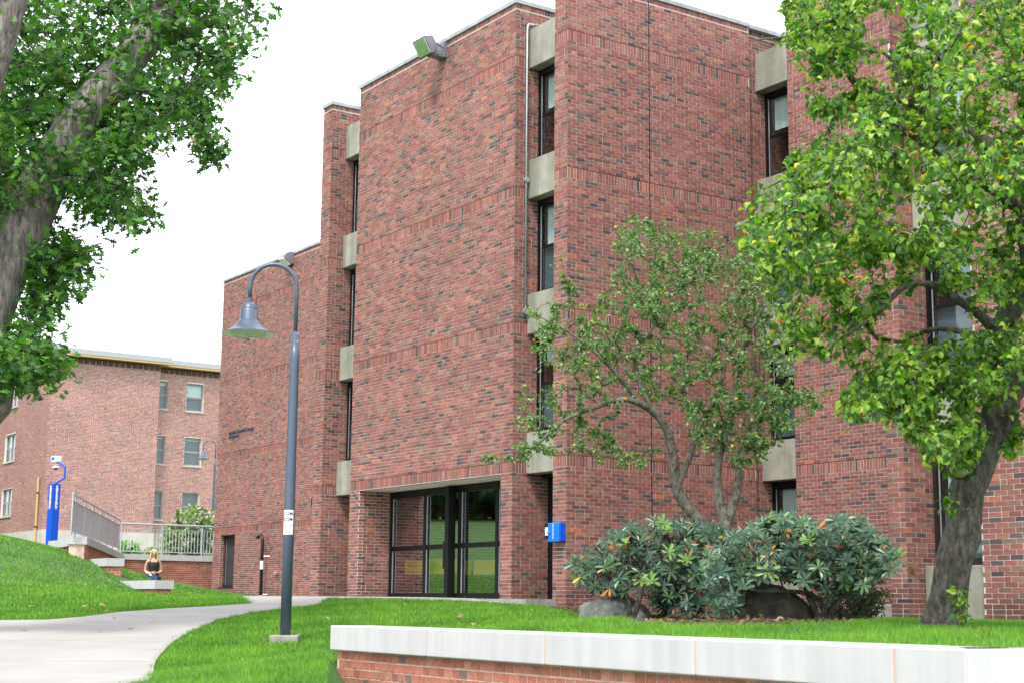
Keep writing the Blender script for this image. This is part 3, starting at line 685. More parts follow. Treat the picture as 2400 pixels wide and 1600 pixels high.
wl = B('wall_lamp', (u0_, 22.5, z0_), label='small black wall lamp beside the narrow brick pier', cat='light')
m_ = MB(); m_.tube([(0, -.1, -.12), (0, -.1, .1)], .06, 10); m_.obj('shade', M['black'], wl); m_ = MB(); m_.box((-.03, -.1, .0), (.03, 0, .05)); m_.obj('bracket', M['black'], wl)
# ------------------------------------------------------------------ front retaining wall
fw = empty('retaining_wall', (FW0.x, FW0.y, EYE), math.atan2(fwd.y, fwd.x), label='low orange brick retaining wall with thick white cap stones in the foreground', cat='wall')
def capstone(mm, a0, a1, t0=-.045, t1=.40, z1=CAPZ, th=.2): mm.box((a0, t0, z1 - th), (a1, t1, z1))
js = [0]
for px, py in ((997, 1473.9), (1275, 1484.2), (1627, 1497), (2093, 1513.4)):
    # where the sight line crosses the wall's face
    r = ray(px, py); den = r[0] * fwn.x + r[1] * fwn.y; tt = (FW0.x * fwn.x + FW0.y * fwn.y) / den
    js.append((r[0] * tt - FW0.x) * fwd.x + (r[1] * tt - FW0.y) * fwd.y)
js.append(FWL)
for a, b in zip(js[:-1], js[1:]):
    m_ = MB(); e = .009; capstone(m_, a + (e if a > 0 else 0), b - (e if b < FWL else 0), t0=0); bevel(m_.obj('cap_stone', M['cap'], fw), .008, 2)
m_ = MB(); m_.box((js[0] + .02, .006, CAPZ - .192), (FWL, .38, CAPZ - .012)); m_.obj('joint_fill', paint('joint_sealant', (.55, .38, .32), .8), fw)
m_ = MB(); m_.box((.05, .049, -1.4), (FWL + .04, .36, CAPZ - .2)); m_.obj('mortar', M['mortar_buff'], fw)
ff = .045; CH = .0685
QB = []
for k in range(17):
    zh = CAPZ - .212 - k * CH; zl = zh - CH + .012; pl = .1045 if True else .2
    b = .04 + np.arange(0, int(FWL / .118) + 2) * .118 + (.059 if k % 2 else 0)
    for s in b:
        a_, b_ = max(s + .006, .042), min(s + .112, FWL - .0)
        if b_ - a_ > .03: QB.append((a_, b_, zl, zh, k))
QB = np.array(QB); cc = pick(len(QB), PALO, PWO)
P = np.stack([FW0.x + fwd.x * (QB[:, 0] + QB[:, 1]) / 2, FW0.y + fwd.y * (QB[:, 0] + QB[:, 1]) / 2, (QB[:, 2] + QB[:, 3]) / 2 + EYE], -1); X, Y, D = proj(P)
ok = (X > 760) & (X < 2400) & (Y < 1604); Dd = np.where(ok, D, 1e9); thr = np.sort(Dd)[min(299, ok.sum() - 1)]
FB = MB()
for i, q in enumerate(QB):
    jj = abs(random.gauss(0, .0015)); s0_, s1_, zl, zh = q[:4]
    if Dd[i] <= thr:
        me = brick_template(round((s1_ - s0_) / .005) * .005, round((zh - zl) / .002) * .002, M['brick']); o = link('brick', me, fw, loc=((s0_ + s1_) / 2, ff - jj, (zl + zh) / 2)); o.color = (*cc[i], 1)
        o.rotation_euler = (random.gauss(0, .006), random.gauss(0, .006), random.gauss(0, .004))
    else: FB.box((s0_, ff - jj, zl), (s1_, ff + .05, zh), cc[i])
FB.obj('bricks', M['brick'], fw, kind='stuff')
# end face and second leg
m_ = MB(); eb_ = MB()
for k in range(17):
    zh = CAPZ - .212 - k * CH; zl = zh - CH + .012
    for s in (.06, .265) if k % 2 else (.02, .16):
        eb_.box((.035, max(s, .05), zl), (.06, min(s + .19, .36), zh), tuple(pick(1, PALO, PWO)[0]))
eb_.obj('end_bricks', M['brick'], fw, kind='stuff')
ang2 = math.atan2(fwe.y, fwe.x) - math.atan2(fwd.y, fwd.x)
m_ = MB(); m_.box((.004, 0, CAPZ - .2), (3.2, .4, CAPZ), rz=ang2, org=(FWL, 0, 0)); bevel(m_.obj('cap_stone', M['cap'], fw), .008, 2)
m_ = MB(); m_.box((0, .05, -1.4), (3.2, .36, CAPZ - .2), rz=ang2, org=(FWL, 0, 0)); m_.obj('mortar', M['mortar_buff'], fw)
m_ = MB()
for k in range(17):
    zh = CAPZ - .212 - k * CH; zl = zh - CH + .012
    for i in range(15):
        s = .01 + i * .2 + (.1 if k % 2 else 0); m_.box((s, .045, zl), (s + .19, .07, zh), tuple(pick(1, PALO, PWO)[0]), rz=ang2, org=(FWL, 0, 0))
m_.obj('bricks', M['brick'], fw, kind='stuff')
m_ = MB(); m_.box((.13, -.002, CAPZ - .15), (.23, .001, CAPZ - .04), rz=ang2, org=(FWL, 0, 0)); m_.obj('worn_sticker', paint('worn_sticker', (.87, .87, .9), .6, var=.1), fw)
# ------------------------------------------------------------------ street lamps
def lamp_post(name_label, base, rz, flyer=True):
    t = empty('street_lamp', base, rz, label=name_label, cat='street lamp', group='curved arm street lamps')
    H_ = 4.42
    m_ = MB(); m_.box((-.16, -.16, -.12), (.16, .16, .10)); bevel(m_.obj('footing', M['foundation'], t), .015)
    m_ = MB(); m_.lathe([(.001, .05), (.062, .052), (.061, 1.5), (.055, 3.27), (.052, 3.45), (.045, 3.452), (.044, 3.6), (.024, 3.602)], 24); m_.obj('pole', M['lamp'], t, smooth=False)
    for p in t.children[-1].data.polygons: p.use_smooth = True
    r = .275; arc = [(-r + r * math.cos(a), 0, 4.13 + r * math.sin(a)) for a in np.linspace(0, math.pi, 17)]
    m_ = MB(); m_.tube([(0, 0, 3.5)] + arc + [(-2 * r, 0, 4.0)], .024, 14); m_.obj('arm', M['lamp'], t, smooth=True)
    hx = -2 * r
    m_ = MB(); m_.tube([(hx, 0, 4.0), (hx, 0, 3.93)], .03, 14); m_.obj('collar', M['lamp'], t)
    m_ = MB(); m_.lathe([(.001, 3.945), (.05, 3.94), (.083, 3.91), (.1, 3.86), (.103, 3.83), (.105, 3.829), (.105, 3.73), (.115, 3.725), (.14, 3.69), (.18, 3.645), (.23, 3.61), (.285, 3.585), (.31, 3.575), (.31, 3.57), (.28, 3.578), (.2, 3.6), (.12, 3.64)], 40, (hx, 0, 0)); m_.obj('shade', M['lamp'], t, smooth=True)
    m_ = MB(); m_.lathe([(.306, 3.5695), (.25, 3.579), (.19, 3.592), (.1, 3.63), (.01, 3.65)], 40, (hx, 0, 0)); m_.obj('reflector', M['lampin'], t, smooth=True)
    m_ = MB(); m_.lathe([(.215, 3.575), (.19, 3.545), (.13, 3.52), (.06, 3.508), (.001, 3.505)], 32, (hx, 0, 0)); m_.obj('lens', M['lens'], t, smooth=True)
    m_ = MB(); m_.lathe([(.001, 3.507), (.014, 3.5), (.012, 3.488), (.001, 3.484)], 12, (hx, 0, 0)); m_.obj('finial', M['lamp'], t)
    m_ = MB()
    for z in (3.48, 3.57): m_.box((.03, -.05, z - .008), (.04, -.036, z + .008))
    m_.obj('bolt', M['steel'], t)
    if flyer:
        tcam = math.atan2(-base[1], -base[0]) - rz; n = 9; rr = .0635; vs1 = []
        for z in (1.515 - .0, 1.235 + .0):
            for i in range(n): a = tcam - .25 - 1.55 * (1 - i / (n - 1)) * 1.0; a = tcam + .85 - 2.1 * (1 - i / (n - 1)); vs1.append((rr * math.cos(a), rr * math.sin(a), z))
        m_ = MB(); m_.add(vs1, np.array([[i, i + n, i + n + 1, i + 1] for i in range(n - 1)])); fy = m_.obj('flyer', M['paper'], t)
        for s, z, sz in (('RACISM', 1.455, .052), ('SEXISM', 1.39, .052), ('WALK-IN', 1.335, .024)):
            o = text('print', s, sz, M['ink'], fy, (0, 0, z), (math.pi / 2, 0, 0), .0004, .001 if sz > .03 else 0, bend=None)
            w_ = max(v.co.x for v in o.data.vertices)
            for v in o.data.vertices:
                a = tcam + .62 - (w_ - v.co.x) / rr; q = rr + .0012
                # keep local z of the rotated object (y before rotation is up)
                v.co = Vector((q * math.cos(a), v.co.y, -q * math.sin(a)))
    return t
b1 = at(668, 1506, 18.0); b1.z = gz(b1.x, b1.y)
lamp_post('tall slate blue street lamp with hooked arm and bell shade on the lawn', b1, math.radians(2))
b2 = at(496, 1283, 70.5); b2.z = at(500, 1030.7, 70.5).z - 4.42
lamp_post('small distant street lamp with hooked arm behind the flowering bush', b2, math.radians(2), False)
# ------------------------------------------------------------------ far left building
far = empty('far_brick_building', (0, 0, EYE), YAW, label='paler brick building with grey eaves in the left background', cat='building')
uL, vL = -72.49, 22.84; uS = uL - .55
FBK, FMT = MB(), MB()
zp, zt = 3.38, 11.62
fz = [(9.6, 11.02), (6.84, 8.26), (4.09, 5.5)]
wU = [(-79.36, -77.6, a + .15, b + .12) for a, b in fz]; wV = [(28.31, 28.95, a, b) for a, b in fz] + [(29.95, 30.88, a, b) for a, b in fz]
def fwall(axis, c, a0, a1, op, ph):
    Q = wall_bricks(a0, a1, zp, zt, a0, op, [], None, ph); place_bricks(Q, axis, c, FBK, PALP, PWP); mortar(FMT, axis, c, a0 + (.13 if axis == 'V' else 0), a1 - (PRO if axis == 'U' else 0), zp, zt, op)
fwall('U', vL, -90, uL, wU, 0); fwall('V', uL, vL + PRO, 28.3, [], 1)
Q = wall_bricks(28.3, 36, zp, zt, 28.3, wV, [], None, 0); place_bricks(Q, 'V', uS, FBK, PALP, PWP); mortar(FMT, 'V', uS, 28.3 - .2, 36, zp, zt, wV)
FBK.obj('bricks', M['brick'], far, kind='stuff'); FMT.obj('wall', M['mortar_pale'], far)
m_ = MB(); m_.box((-90, vL - .03, 1.5), (uL + .03, vL + .3, zp)); m_.box((uL - .3, vL + .302, 1.5), (uL + .03, 28.33, zp)); m_.box((uS - .3, 28.332, 1.5), (uS + .03, 36, zp)); m_.obj('plinth', M['plinth'], far)
m_ = MB(); m_.box((-90, vL + .35, 1.5), (uS - .4, 36, 11.6)); m_.obj('wall_core', M['dark'], far)
m_ = MB()
m_.box((-90, vL - .5, 11.8), (uL + .5, 28.7, 12.06)); m_.box((uS - 2, 28.702, 11.8), (uS + .5, 36, 12.06)); m_.obj('roof', M['fascia'], far)
m_ = MB(); m_.box((-90, vL - .47, 11.7), (uL + .47, 28.66, 11.8)); m_.box((uS - 2, 28.662, 11.7), (uS + .47, 36, 11.8)); m_.obj('eave_trim', M['tan'], far)
m_ = MB()
for i in range(18):
    v = vL + .1 + i * .3
    if v < 28.2: m_.box((uL - .02, v, zt - .2), (uL + .07, v + .2, zt + .05), (.12, .06, .05))
for i in range(24): v = 28.4 + i * .3; m_.box((uS - .02, v, zt - .2), (uS + .07, v + .2, zt + .05), (.12, .06, .05))
for i in range(56): u = uL - .3 - i * .3; m_.box((u, vL - .07, zt - .2), (u + .2, vL + .02, zt + .05), (.12, .06, .05))
m_.obj('dentil_bricks', M['brick'], far)
def fwin(axis, c, a0, a1, z0, z1, blind):
    def bx(mm, s0, s1, d0, d1, za, zb):
        if axis == 'U': mm.box((s0, c + d0, za), (s1, c + d1, zb))
        else: mm.box((c - d1, s0, za), (c - d0, s1, zb))
    m_ = MB(); t_ = .07; D0, D1 = .1, .18
    bx(m_, a0, a0 + t_, D0, D1, z0, z1); bx(m_, a1 - t_, a1, D0, D1, z0, z1); bx(m_, a0 + t_, a1 - t_, D0, D1, z1 - t_, z1); bx(m_, a0 + t_, a1 - t_, D0, D1, z0, z0 + t_)
    zm = (z0 + z1) / 2; bx(m_, a0 + t_, a1 - t_, D0 + .01, D1 - .01, zm - .04, zm + .04)
    if axis == 'U': mid = (a0 + a1) / 2; bx(m_, mid - .05, mid + .05, D0 - .005, D1 + .005, z0 + t_, z1 - t_)
    w = m_.obj('window', M['greyframe'], far)
    m_ = MB(); bx(m_, a0 + t_, a1 - t_, .14, .145, zm + .04, z1 - t_); m_.obj('pane', M['glass'], w)
    m_ = MB(); bx(m_, a0 + t_, a1 - t_, .13, .135, z0 + t_, zm - .04); m_.obj('pane', M['glass'], w)
    m_ = MB(); bx(m_, a0, a1, .2, .21, z1 - (z1 - z0) * blind, z1); m_.obj('blind', M['blind'], w)
    m_ = MB(); bx(m_, a0, a1, .3, .32, z0, z1); m_.obj('room_wall', M['grey_screen'], w)
    m_ = MB(); bx(m_, a0 - .05, a1 + .05, -.06, .1, z0 - .07, z0 - .002); m_.obj('sill', M['plinth'], w)
for i, (a0, a1, z0, z1) in enumerate(wU): fwin('U', vL, a0 + .003, a1 - .003, z0 + .003, z1 - .003, .5)
for i, (a0, a1, z0, z1) in enumerate(wV): fwin('V', uS, a0 + .003, a1 - .003, z0 + .003, z1 - .003, [.15, .1, .05, .5, .1, .05][i])
dp = empty('drain_pipe', W(-73.15, vL - .1, 2.7), YAW, label='buff drainpipe on the corner of the far brick building', cat='pipe')
m_ = MB(); m_.tube([(0, 0, 0), (0, 0, 3.2)], .05, 8); m_.obj('pipe', M['tan'], dp); m_ = MB(); m_.tube([(0, 0, .8), (0, 0, .86)], .07, 8); m_.tube([(0, 0, 2.4), (0, 0, 2.46)], .07, 8); m_.obj('clip', M['bronze'], dp)
# ------------------------------------------------------------------ terrace walls, rails
def low_wall(label, pts, z1, z0, th, name='terrace_wall', pal=PALO, pw=PWO, capt=.2, over=.05, closed_end=None):
    """wall along plan points (x,y); face on the right hand side of travel; cap stones + bricks"""
    t = empty(name, (pts[0][0], pts[0][1], EYE), 0, label=label, cat='wall'); ox, oy = pts[0]
    bk, mt = MB(), MB()
    for (p, q) in zip(pts[:-1], pts[1:]):
        a = math.atan2(q[1] - p[1], q[0] - p[0]); L_ = math.hypot(q[0] - p[0], q[1] - p[1]); org = (p[0] - ox, p[1] - oy, 0)
        mt.box((0, PRO, z0), (L_, th, z1 - capt), rz=a, org=org)
        nst = max(1, round(L_ / 1.5))
        for i in range(nst):
            m_ = MB(); m_.box((i * L_ / nst + .005 - (over if i == 0 else 0), -over, z1 - capt), ((i + 1) * L_ / nst - .005 + (over if i == nst - 1 else 0), th + over, z1), rz=a, org=org); m_.obj('cap_stone', M['cap'], t)
        n = int((z1 - capt - z0) / CO)
        for side in (0, 1):
            if side == 0: Lx = L_; aa = a; og = org
            else:
                Lx = th; aa = a + math.pi / 2; og = (q[0] - ox, q[1] - oy, 0)
            for k in range(n):
                zh = z1 - capt - .006 - k * CO; s = -.1 if k % 2 else 0
                while s < Lx:
                    s0, s1 = max(s + .005, 0), min(s + .198, Lx)
                    if s1 - s0 > .03: bk.box((s0, -.001 * random.random(), zh - CO + .011), (s1, .02, zh), tuple(pick(1, pal, pw)[0]), rz=aa, org=og)
                    s += .2032
    bk.obj('bricks', M['brick'], t, kind='stuff'); mt.obj('mortar', M['mortar_buff'], t); return t
def P2(px, d): p = at(px, 1400, d); return (p.x, p.y)
# stepped wing wall: three levels along -u from the low corner
c_low = np.array(P2(365.6, 37.5)); ul, vl = uv_of(*c_low)
u_mid = onv(254, 1306, vl)[0]; u_top = onv(160, 1263, vl)[0]
zl_ = at(365.6, 1358.4, 37.5).z - EYE; zm_ = onv(254, 1306.6, vl)[1]; zt_2 = onv(160, 1263, vl)[1]
def wuv(u, v): return tuple(w2(u, v))
low_wall('lowest step of the terrace wall, white cap in front of the standing woman', [wuv(u_mid - .3, vl), wuv(ul, vl)], zl_, -.1, .36)
low_wall('middle step of the terrace wall with white cap', [wuv(u_top - .3, vl), wuv(u_mid, vl)], zm_, .0, .36)
low_wall('top step of the terrace wall below the railing corner', [wuv(u_top - 1.5, vl), wuv(u_top, vl)], zt_2, .4, .36)
pA = P2(192, 41.6); pB = P2(281, 56); zc = 1.69
low_wall('terrace wall under the mesh railing, running back from the steps', [pA, pB], zc, .1, .4)
uW = uv_of(*pB)[0]; pC = wuv(uW, 25.5)
low_wall('long terrace wall with white cap behind the woman', [(pB[0], pB[1]), pC], zc + .02, -.1, .4, pal=PALO * .8)
# terrace surface (plants stand on it)
tp = [pA, pB, wuv(uW - .05, 25.5), wuv(uW - .05, 40), wuv(-95, 40), wuv(-95, 18), wuv(u_top - 8, vl + .6)]
m_ = MB(); P_ = []
for x, y in tp:
    u_, v_ = uv_of(x, y); P_.append((x, y, EYE + (1.5 if u_ > -60 else 2.55)))
m_.add(P_, np.array([list(range(len(P_)))])); m_.obj('terrace', M['lawn'], kind='structure')
def railing(label, p, q, z, mesh=False, h=1.06, posts=None):
    L_ = math.hypot(q[0] - p[0], q[1] - p[1]); a = math.atan2(q[1] - p[1], q[0] - p[0])
    t = empty('railing', (p[0], p[1], z + EYE), a, label=label, cat='railing')
    m_ = MB(); m_.tube([(0, 0, h), (L_, 0, h)], .035, 8); m_.obj('top_rail', M['steel'], t)
    m_ = MB(); m_.tube([(0, 0, h - .17), (L_, 0, h - .17)], .015, 6); m_.tube([(0, 0, .1), (L_, 0, .1)], .015, 6); m_.obj('rail', M['steel'], t)
    n = posts or max(1, round(L_ / 1.5))
    for i in range(n + 1):
        m_ = MB(); x = L_ * i / n; m_.tube([(x, 0, 0), (x, 0, h)], .028, 8); m_.obj('post', M['steel'], t)
    st = .045 if mesh else .12; me = None; r_ = .006 if mesh else .011
    m_ = MB(); m_.tube([(0, 0, .1), (0, 0, h - .17)], r_, 4, cap=False); me = m_.mesh('picket', M['steel'])
    for i in range(1, int(L_ / st)):
        link('picket', me, t, loc=(i * st, 0, 0)) if i < 290 else None
    return t
railing('grey mesh railing descending the side of the terrace wall', P2(166, 42.2), P2(271, 53.6), zc + .02, True, posts=6)
railing('short end section of railing above the top step', P2(158, 41.2), P2(165, 42.1), zc + .02, True, posts=1)
railing('long grey picket railing on the terrace wall in front of the bush', wuv(uW - .2, uv_of(*pB)[1]), wuv(uW - .2, 25.5), zc + .02, posts=4)
# blue light tower
bt = at(120, 1279, 55); tw = empty('emergency_tower', bt, math.radians(-40), label='tall bright blue emergency tower with camera on a bent arm on the grass bank', cat='tower')
m_ = MB(); m_.box((-.145, -.145, -.2), (.145, .145, 1.25)); m_.box((-.135, -.125, 1.25), (.145, .145, 1.5)); m_.box((-.145, -.145, 1.5), (.145, .145, 2.12)); bevel(m_.obj('tower_body', M['blue'], tw), .01)
for s, (dx, dy, rz_) in enumerate(((0, -.15, 0), (.15, 0, math.pi / 2))):
    text('lettering', '\n'.join('EMERGENCY'), .12, M['white'], tw, (dx, dy, 1.97), (math.pi / 2, 0, rz_), .003, .009, vert=True, align='CENTER')
m_ = MB(); m_.tube([(0, 0, 2.12), (.1, .08, 2.2), (.26, .2, 2.32), (.26, .2, 2.7), (.1, .08, 2.85), (.02, .0, 2.88)], .04, 8); m_.obj('arm', M['blue'], tw)
m_ = MB(); m_.box((-.13, -.13, 2.86), (.13, .13, 3.07)); bevel(m_.obj('camera_housing', M['white'], tw), .02)
m_ = MB(); m_.box((-.08, -.135, 2.92), (.08, -.131, 3.03)); m_.obj('beacon', M['bluel'], tw)
m_ = MB(); m_.lathe([(.001, 2.8), (.03, 2.79), (.05, 2.74), (.13, 2.7), (.13, 2.66), (.001, 2.65)], 16); m_.obj('dome_housing', M['white'], tw, smooth=True)
m_ = MB(); m_.lathe([(.07, 2.65), (.05, 2.61), (.001, 2.6)], 12); m_.obj('dome_lens', M['dark'], tw)
#PART2
# ------------------------------------------------------------------ planting bed
def slab2(poly, name, mat, lift, **k):
    o = slab(poly, name, None, lift)
    o.data.materials.clear(); o.data.materials.append(mat); return tag(o, **k)
bed = [hit(1238, 1410), hit(1330, 1438), hit(1400, 1456), hit(1480, 1468), hit(1600, 1474), hit(1800, 1474), hit(1990, 1469), hit(2080, 1461),
       UVp(-14.6, 16.2), UVp(-14.6, 20.7), UVp(-21.9, 20.7), UVp(-21.9, 15.2)]
slab2(bed, 'soil', M['soil'], .012, kind='structure')
def scatter_poly(poly, n, lo=None):
    xs = [p[0] for p in poly]; ys = [p[1] for p in poly]; out = []
    while sum(len(o) for o in out) < n:
        X = RNG.uniform(min(xs), max(xs), n * 3); Y = RNG.uniform(min(ys), max(ys), n * 3); k = inside(poly, X, Y); out.append(np.stack([X[k], Y[k]], -1))
    return np.concatenate(out)[:n]
def unit(a): return a / (np.linalg.norm(a, axis=-1, keepdims=True) + 1e-9)
def frames(Y, N):
    Y = unit(Y); X = unit(np.cross(Y, N)); Z = np.cross(X, Y); return X, Y, Z
def inst(T, pos, X, Y, Z, s):
    s = np.broadcast_to(s, (len(pos),))[:, None, None]
    return (pos[:, None] + s * (T[None, :, 0:1] * X[:, None] + T[None, :, 1:2] * Y[:, None] + T[None, :, 2:3] * Z[:, None]))
# leaf shapes: base at the origin, length 1 along y
def oval(w, fold=.12, curl=.12):
    v = [(0, 0, 0), (0, .33, 0), (0, .68, 0), (0, 1, -curl), (-w, .28, fold), (-w * .92, .62, fold * .7), (w, .28, fold), (w * .92, .62, fold * .7)]
    v = [(x, y, z - curl * (y ** 2) * .6) for x, y, z in v]
    return np.array(v), np.array([[0, 1, 4], [4, 1, 2], [4, 2, 5], [5, 2, 3], [0, 6, 1], [6, 2, 1], [6, 7, 2], [7, 3, 2]])
def oakleaf():
    o = [(.03, .1), (.13, .2), (.07, .3), (.3, .42), (.22, .5), (.1, .5), (.36, .68), (.24, .76), (.1, .72), (.16, .9), (0, 1)]
    v = [(0, 0, 0), (0, .3, 0), (0, .5, 0), (0, .72, 0)]; f = []
    ce = [0, 1, 1, 1, 2, 2, 2, 3, 3, 3, 3]
    for sgn in (1, -1):
        b = len(v); v += [(sgn * x, y, .1 * x - .12 * y * y) for x, y in o]
        for i in range(len(o) - 1):
            a = ce[i + 1]; f.append([a, b + i, b + i + 1] if sgn > 0 else [a, b + i + 1, b + i])
        f += [[0, b, 1] if sgn > 0 else [0, 1, b], [1, b + 3, 2] if sgn > 0 else [1, 2, b + 3], [2, b + 6, 3] if sgn > 0 else [2, 3, b + 6]]
    return np.array(v, float), np.array(f)
def add_leaves(parent, base, T, Fc, pos, Y, N, s, col, mat, singles=300, name='leaf', xr=(0, 2400), yr=(0, 1600)):
    X_, Y_, Z_ = frames(Y, N); pos = np.asarray(pos); s = np.asarray(s)
    px, py, dd = proj(pos); big = s / dd; ok = (px > xr[0]) & (px < xr[1]) & (py > yr[0]) & (py < yr[1]) & (dd > 0)
    order = np.argsort(-np.where(ok, big, 0)); sel = np.zeros(len(pos), bool); sel[order[:min(singles, int(ok.sum()))]] = True
    rel = pos - np.array(base)
    V = inst(T, rel[~sel], X_[~sel], Y_[~sel], Z_[~sel], s[~sel]); k = len(T); n = len(V)
    m_ = MB(); m_.add(V.reshape(-1, 3), (Fc[None] + (np.arange(n) * k)[:, None, None]).reshape(-1, Fc.shape[1]), np.repeat(col[~sel], k, 0)); m_.obj(name + 's' if not name.endswith('f') else 'leaves', mat, parent, kind='stuff')
    if sel.any():
        m_ = MB(); m_.add(T, Fc); me = m_.mesh(name, mat)
        for i in np.nonzero(sel)[0]:
            o = link(name, me, parent)
            o.matrix_local = Matrix((( *(X_[i][0:1] * s[i]), *(Y_[i][0:1] * s[i]), *(Z_[i][0:1] * s[i]), rel[i][0]),
                                     ( *(X_[i][1:2] * s[i]), *(Y_[i][1:2] * s[i]), *(Z_[i][1:2] * s[i]), rel[i][1]),
                                     ( *(X_[i][2:3] * s[i]), *(Y_[i][2:3] * s[i]), *(Z_[i][2:3] * s[i]), rel[i][2]), (0, 0, 0, 1)))
            o.color = (*col[i], 1)
def limb_pts(spec):           # (px, py, distance, radius)
    return [at(a, b, d) for a, b, d, r in spec], [r for *_, r in spec]
def smooth_line(P, Rr, step):
    """Catmull-Rom through the points"""
    out, rr = [], []
    for i in range(len(P) - 1):
        p0, p1, p2, p3 = P[max(i - 1, 0)], P[i], P[i + 1], P[min(i + 2, len(P) - 1)]
        n = max(2, int((p2 - p1).length / step))
        for k in range(n):
            t = k / n
            out.append(.5 * ((2 * p1) + (p2 - p0) * t + (2 * p0 - 5 * p1 + 4 * p2 - p3) * t * t + (3 * p1 - p0 - 3 * p2 + p3) * t ** 3)); rr.append(Rr[i] + (Rr[i + 1] - Rr[i]) * t)
    out.append(P[-1]); rr.append(Rr[-1]); return out, rr
class Tree:
    def __init__(s, base, limbs, step=.15, n=14, gn=.06):
        s.base = Vector(base); s.pos = []; s.par = []; s.rad = []; s.limb = []; s.trunk = MB()
        for P, Rr in limbs:
            Q, rr = smooth_line(P, Rr, step)
            if s.pos:
                A = np.array(s.pos); d = ((A - np.array(Q[0])) ** 2).sum(1); par = int(d.argmin())
            else: par = -1
            for q, r in zip(Q, rr):
                s.pos.append(tuple(q)); s.par.append(par); s.rad.append(r); par = len(s.pos) - 1
            # gnarled tube
            vs = []; nn = n if max(rr) > .05 else 7; up = None
            for i, q in enumerate(Q):
                t = (Q[min(i + 1, len(Q) - 1)] - Q[max(i - 1, 0)]).normalized()
                if up is None: up = Vector((0, 1, .2)).normalized()
                a = t.cross(up).normalized(); up = a.cross(t).normalized()
                for k in range(nn):
                    th = 2 * math.pi * k / nn; r = rr[i] * (1 + gn * math.sin(3 * th + i * .35) + gn * .8 * (random.random() - .5) + gn * math.sin(i * .8 + 1.3 * th))
                    vs.append(q + a * math.cos(th) * r + up * math.sin(th) * r - s.base)
            m = len(Q); f = [[i * nn + k, i * nn + (k + 1) % nn, (i + 1) * nn + (k + 1) % nn, (i + 1) * nn + k] for i in range(m - 1) for k in range(nn)]
            s.trunk.add([tuple(v) for v in vs], [np.array(f), np.array([[(m - 1) * nn + k for k in range(nn)]])])
        s.nl = len(s.pos)
    def grow(s, A, step=.16, sag=.1, wig=.05):
        A = np.asarray(A); P = np.empty((len(s.pos) + len(A) * 40, 3)); P[:len(s.pos)] = s.pos; n = len(s.pos)
        d0 = np.array([((P[:n] - a) ** 2).sum(1).min() for a in A]); tips = []
        for i in np.argsort(d0):
            a = A[i]; d = ((P[:n] - a) ** 2).sum(1); j = int(d.argmin()); L_ = math.sqrt(d[j]); k = max(2, min(39, int(L_ / step) + 1))
            p0 = P[j].copy(); mid = (p0 + a) / 2 + np.array([0, 0, sag * L_]) + RNG.normal(0, .1 * L_, 3); par = j
            for q in range(1, k + 1):
                t = q / k; w_ = (1 - t) ** 2 * p0 + 2 * t * (1 - t) * mid + t * t * a + (RNG.normal(0, wig * step, 3) if q < k else 0)
                P[n] = w_; s.pos.append(tuple(w_)); s.par.append(par); s.rad.append(0); par = n; n += 1
            tips.append(n - 1)
        s.tips = tips; N = len(s.pos); cnt = np.zeros(N)
        for t in tips: cnt[t] += 1
        for i in range(N - 1, 0, -1):
            if s.par[i] >= 0: cnt[s.par[i]] += cnt[i]
        s.cnt = cnt
    def twigs(s, r0, parent, mat, rmax=.05):
        m_ = MB(); P = np.array(s.pos); b = np.array(s.base); I = np.arange(s.nl, len(P)); J = np.array(s.par)[I]
        ra = np.minimum(r0 * s.cnt[J] ** .45, rmax); ra = np.where(J < s.nl, np.minimum(ra, r0 * (s.cnt[I] + 1) ** .45 * 1.3), ra); rb = np.minimum(r0 * s.cnt[I] ** .45, rmax)
        T = unit(P[I] - P[J]); X = unit(np.cross(T, np.array([.13, .21, .97]))); Y = np.cross(T, X); n = 5; rings = []
        for Q, r in ((P[J], ra), (P[I], rb)):
            for k in range(n):
                th = 2 * math.pi * k / n; rings.append(Q - b + (X * math.cos(th) + Y * math.sin(th)) * r[:, None])
        V = np.stack(rings, 1); Fq = np.array([[k, (k + 1) % n, n + (k + 1) % n, n + k] for k in range(n)])
        m_.add(V.reshape(-1, 3), (Fq[None] + (np.arange(len(I)) * 2 * n)[:, None, None]).reshape(-1, 4)); m_.obj('branches', mat, parent, smooth=True, kind='stuff')
    def leaf_sites(s, per, back=5):
        P = np.array(s.pos); pos, dr = [], []
        for t in s.tips:
            ch = [t]; 
            while len(ch) < back and s.par[ch[-1]] >= s.nl: ch.append(s.par[ch[-1]])
            for _ in range(per):
                q = random.randrange(len(ch)); a = P[ch[q]]; b = P[s.par[ch[q]]] if s.par[ch[q]] >= 0 else a - .01
                u = random.random() if q else random.random() * .4; pos.append(a * (1 - u) + b * u); dr.append(a - b)
        return np.array(pos), unit(np.array(dr))
def poly_px(poly, n, d0, dd, box=None):
    xy = scatter_poly(poly, n); out = []
    for x, y in xy: out.append(tuple(at(x, y, d0 + dd * max(-1.6, min(1.6, random.gauss(0, .6))))))
    return np.array(out)
def mixcol(n, cols, wts, var=.18, pos=None):
    c = np.array(cols); w_ = np.array(wts, float); c = c[RNG.choice(len(c), n, p=w_ / w_.sum())]; return c * RNG.uniform(1 - var, 1 + var, (n, 1))
def jitter(n, s): return RNG.normal(0, s, (n, 3))
UP = np.array([0, 0, 1.])
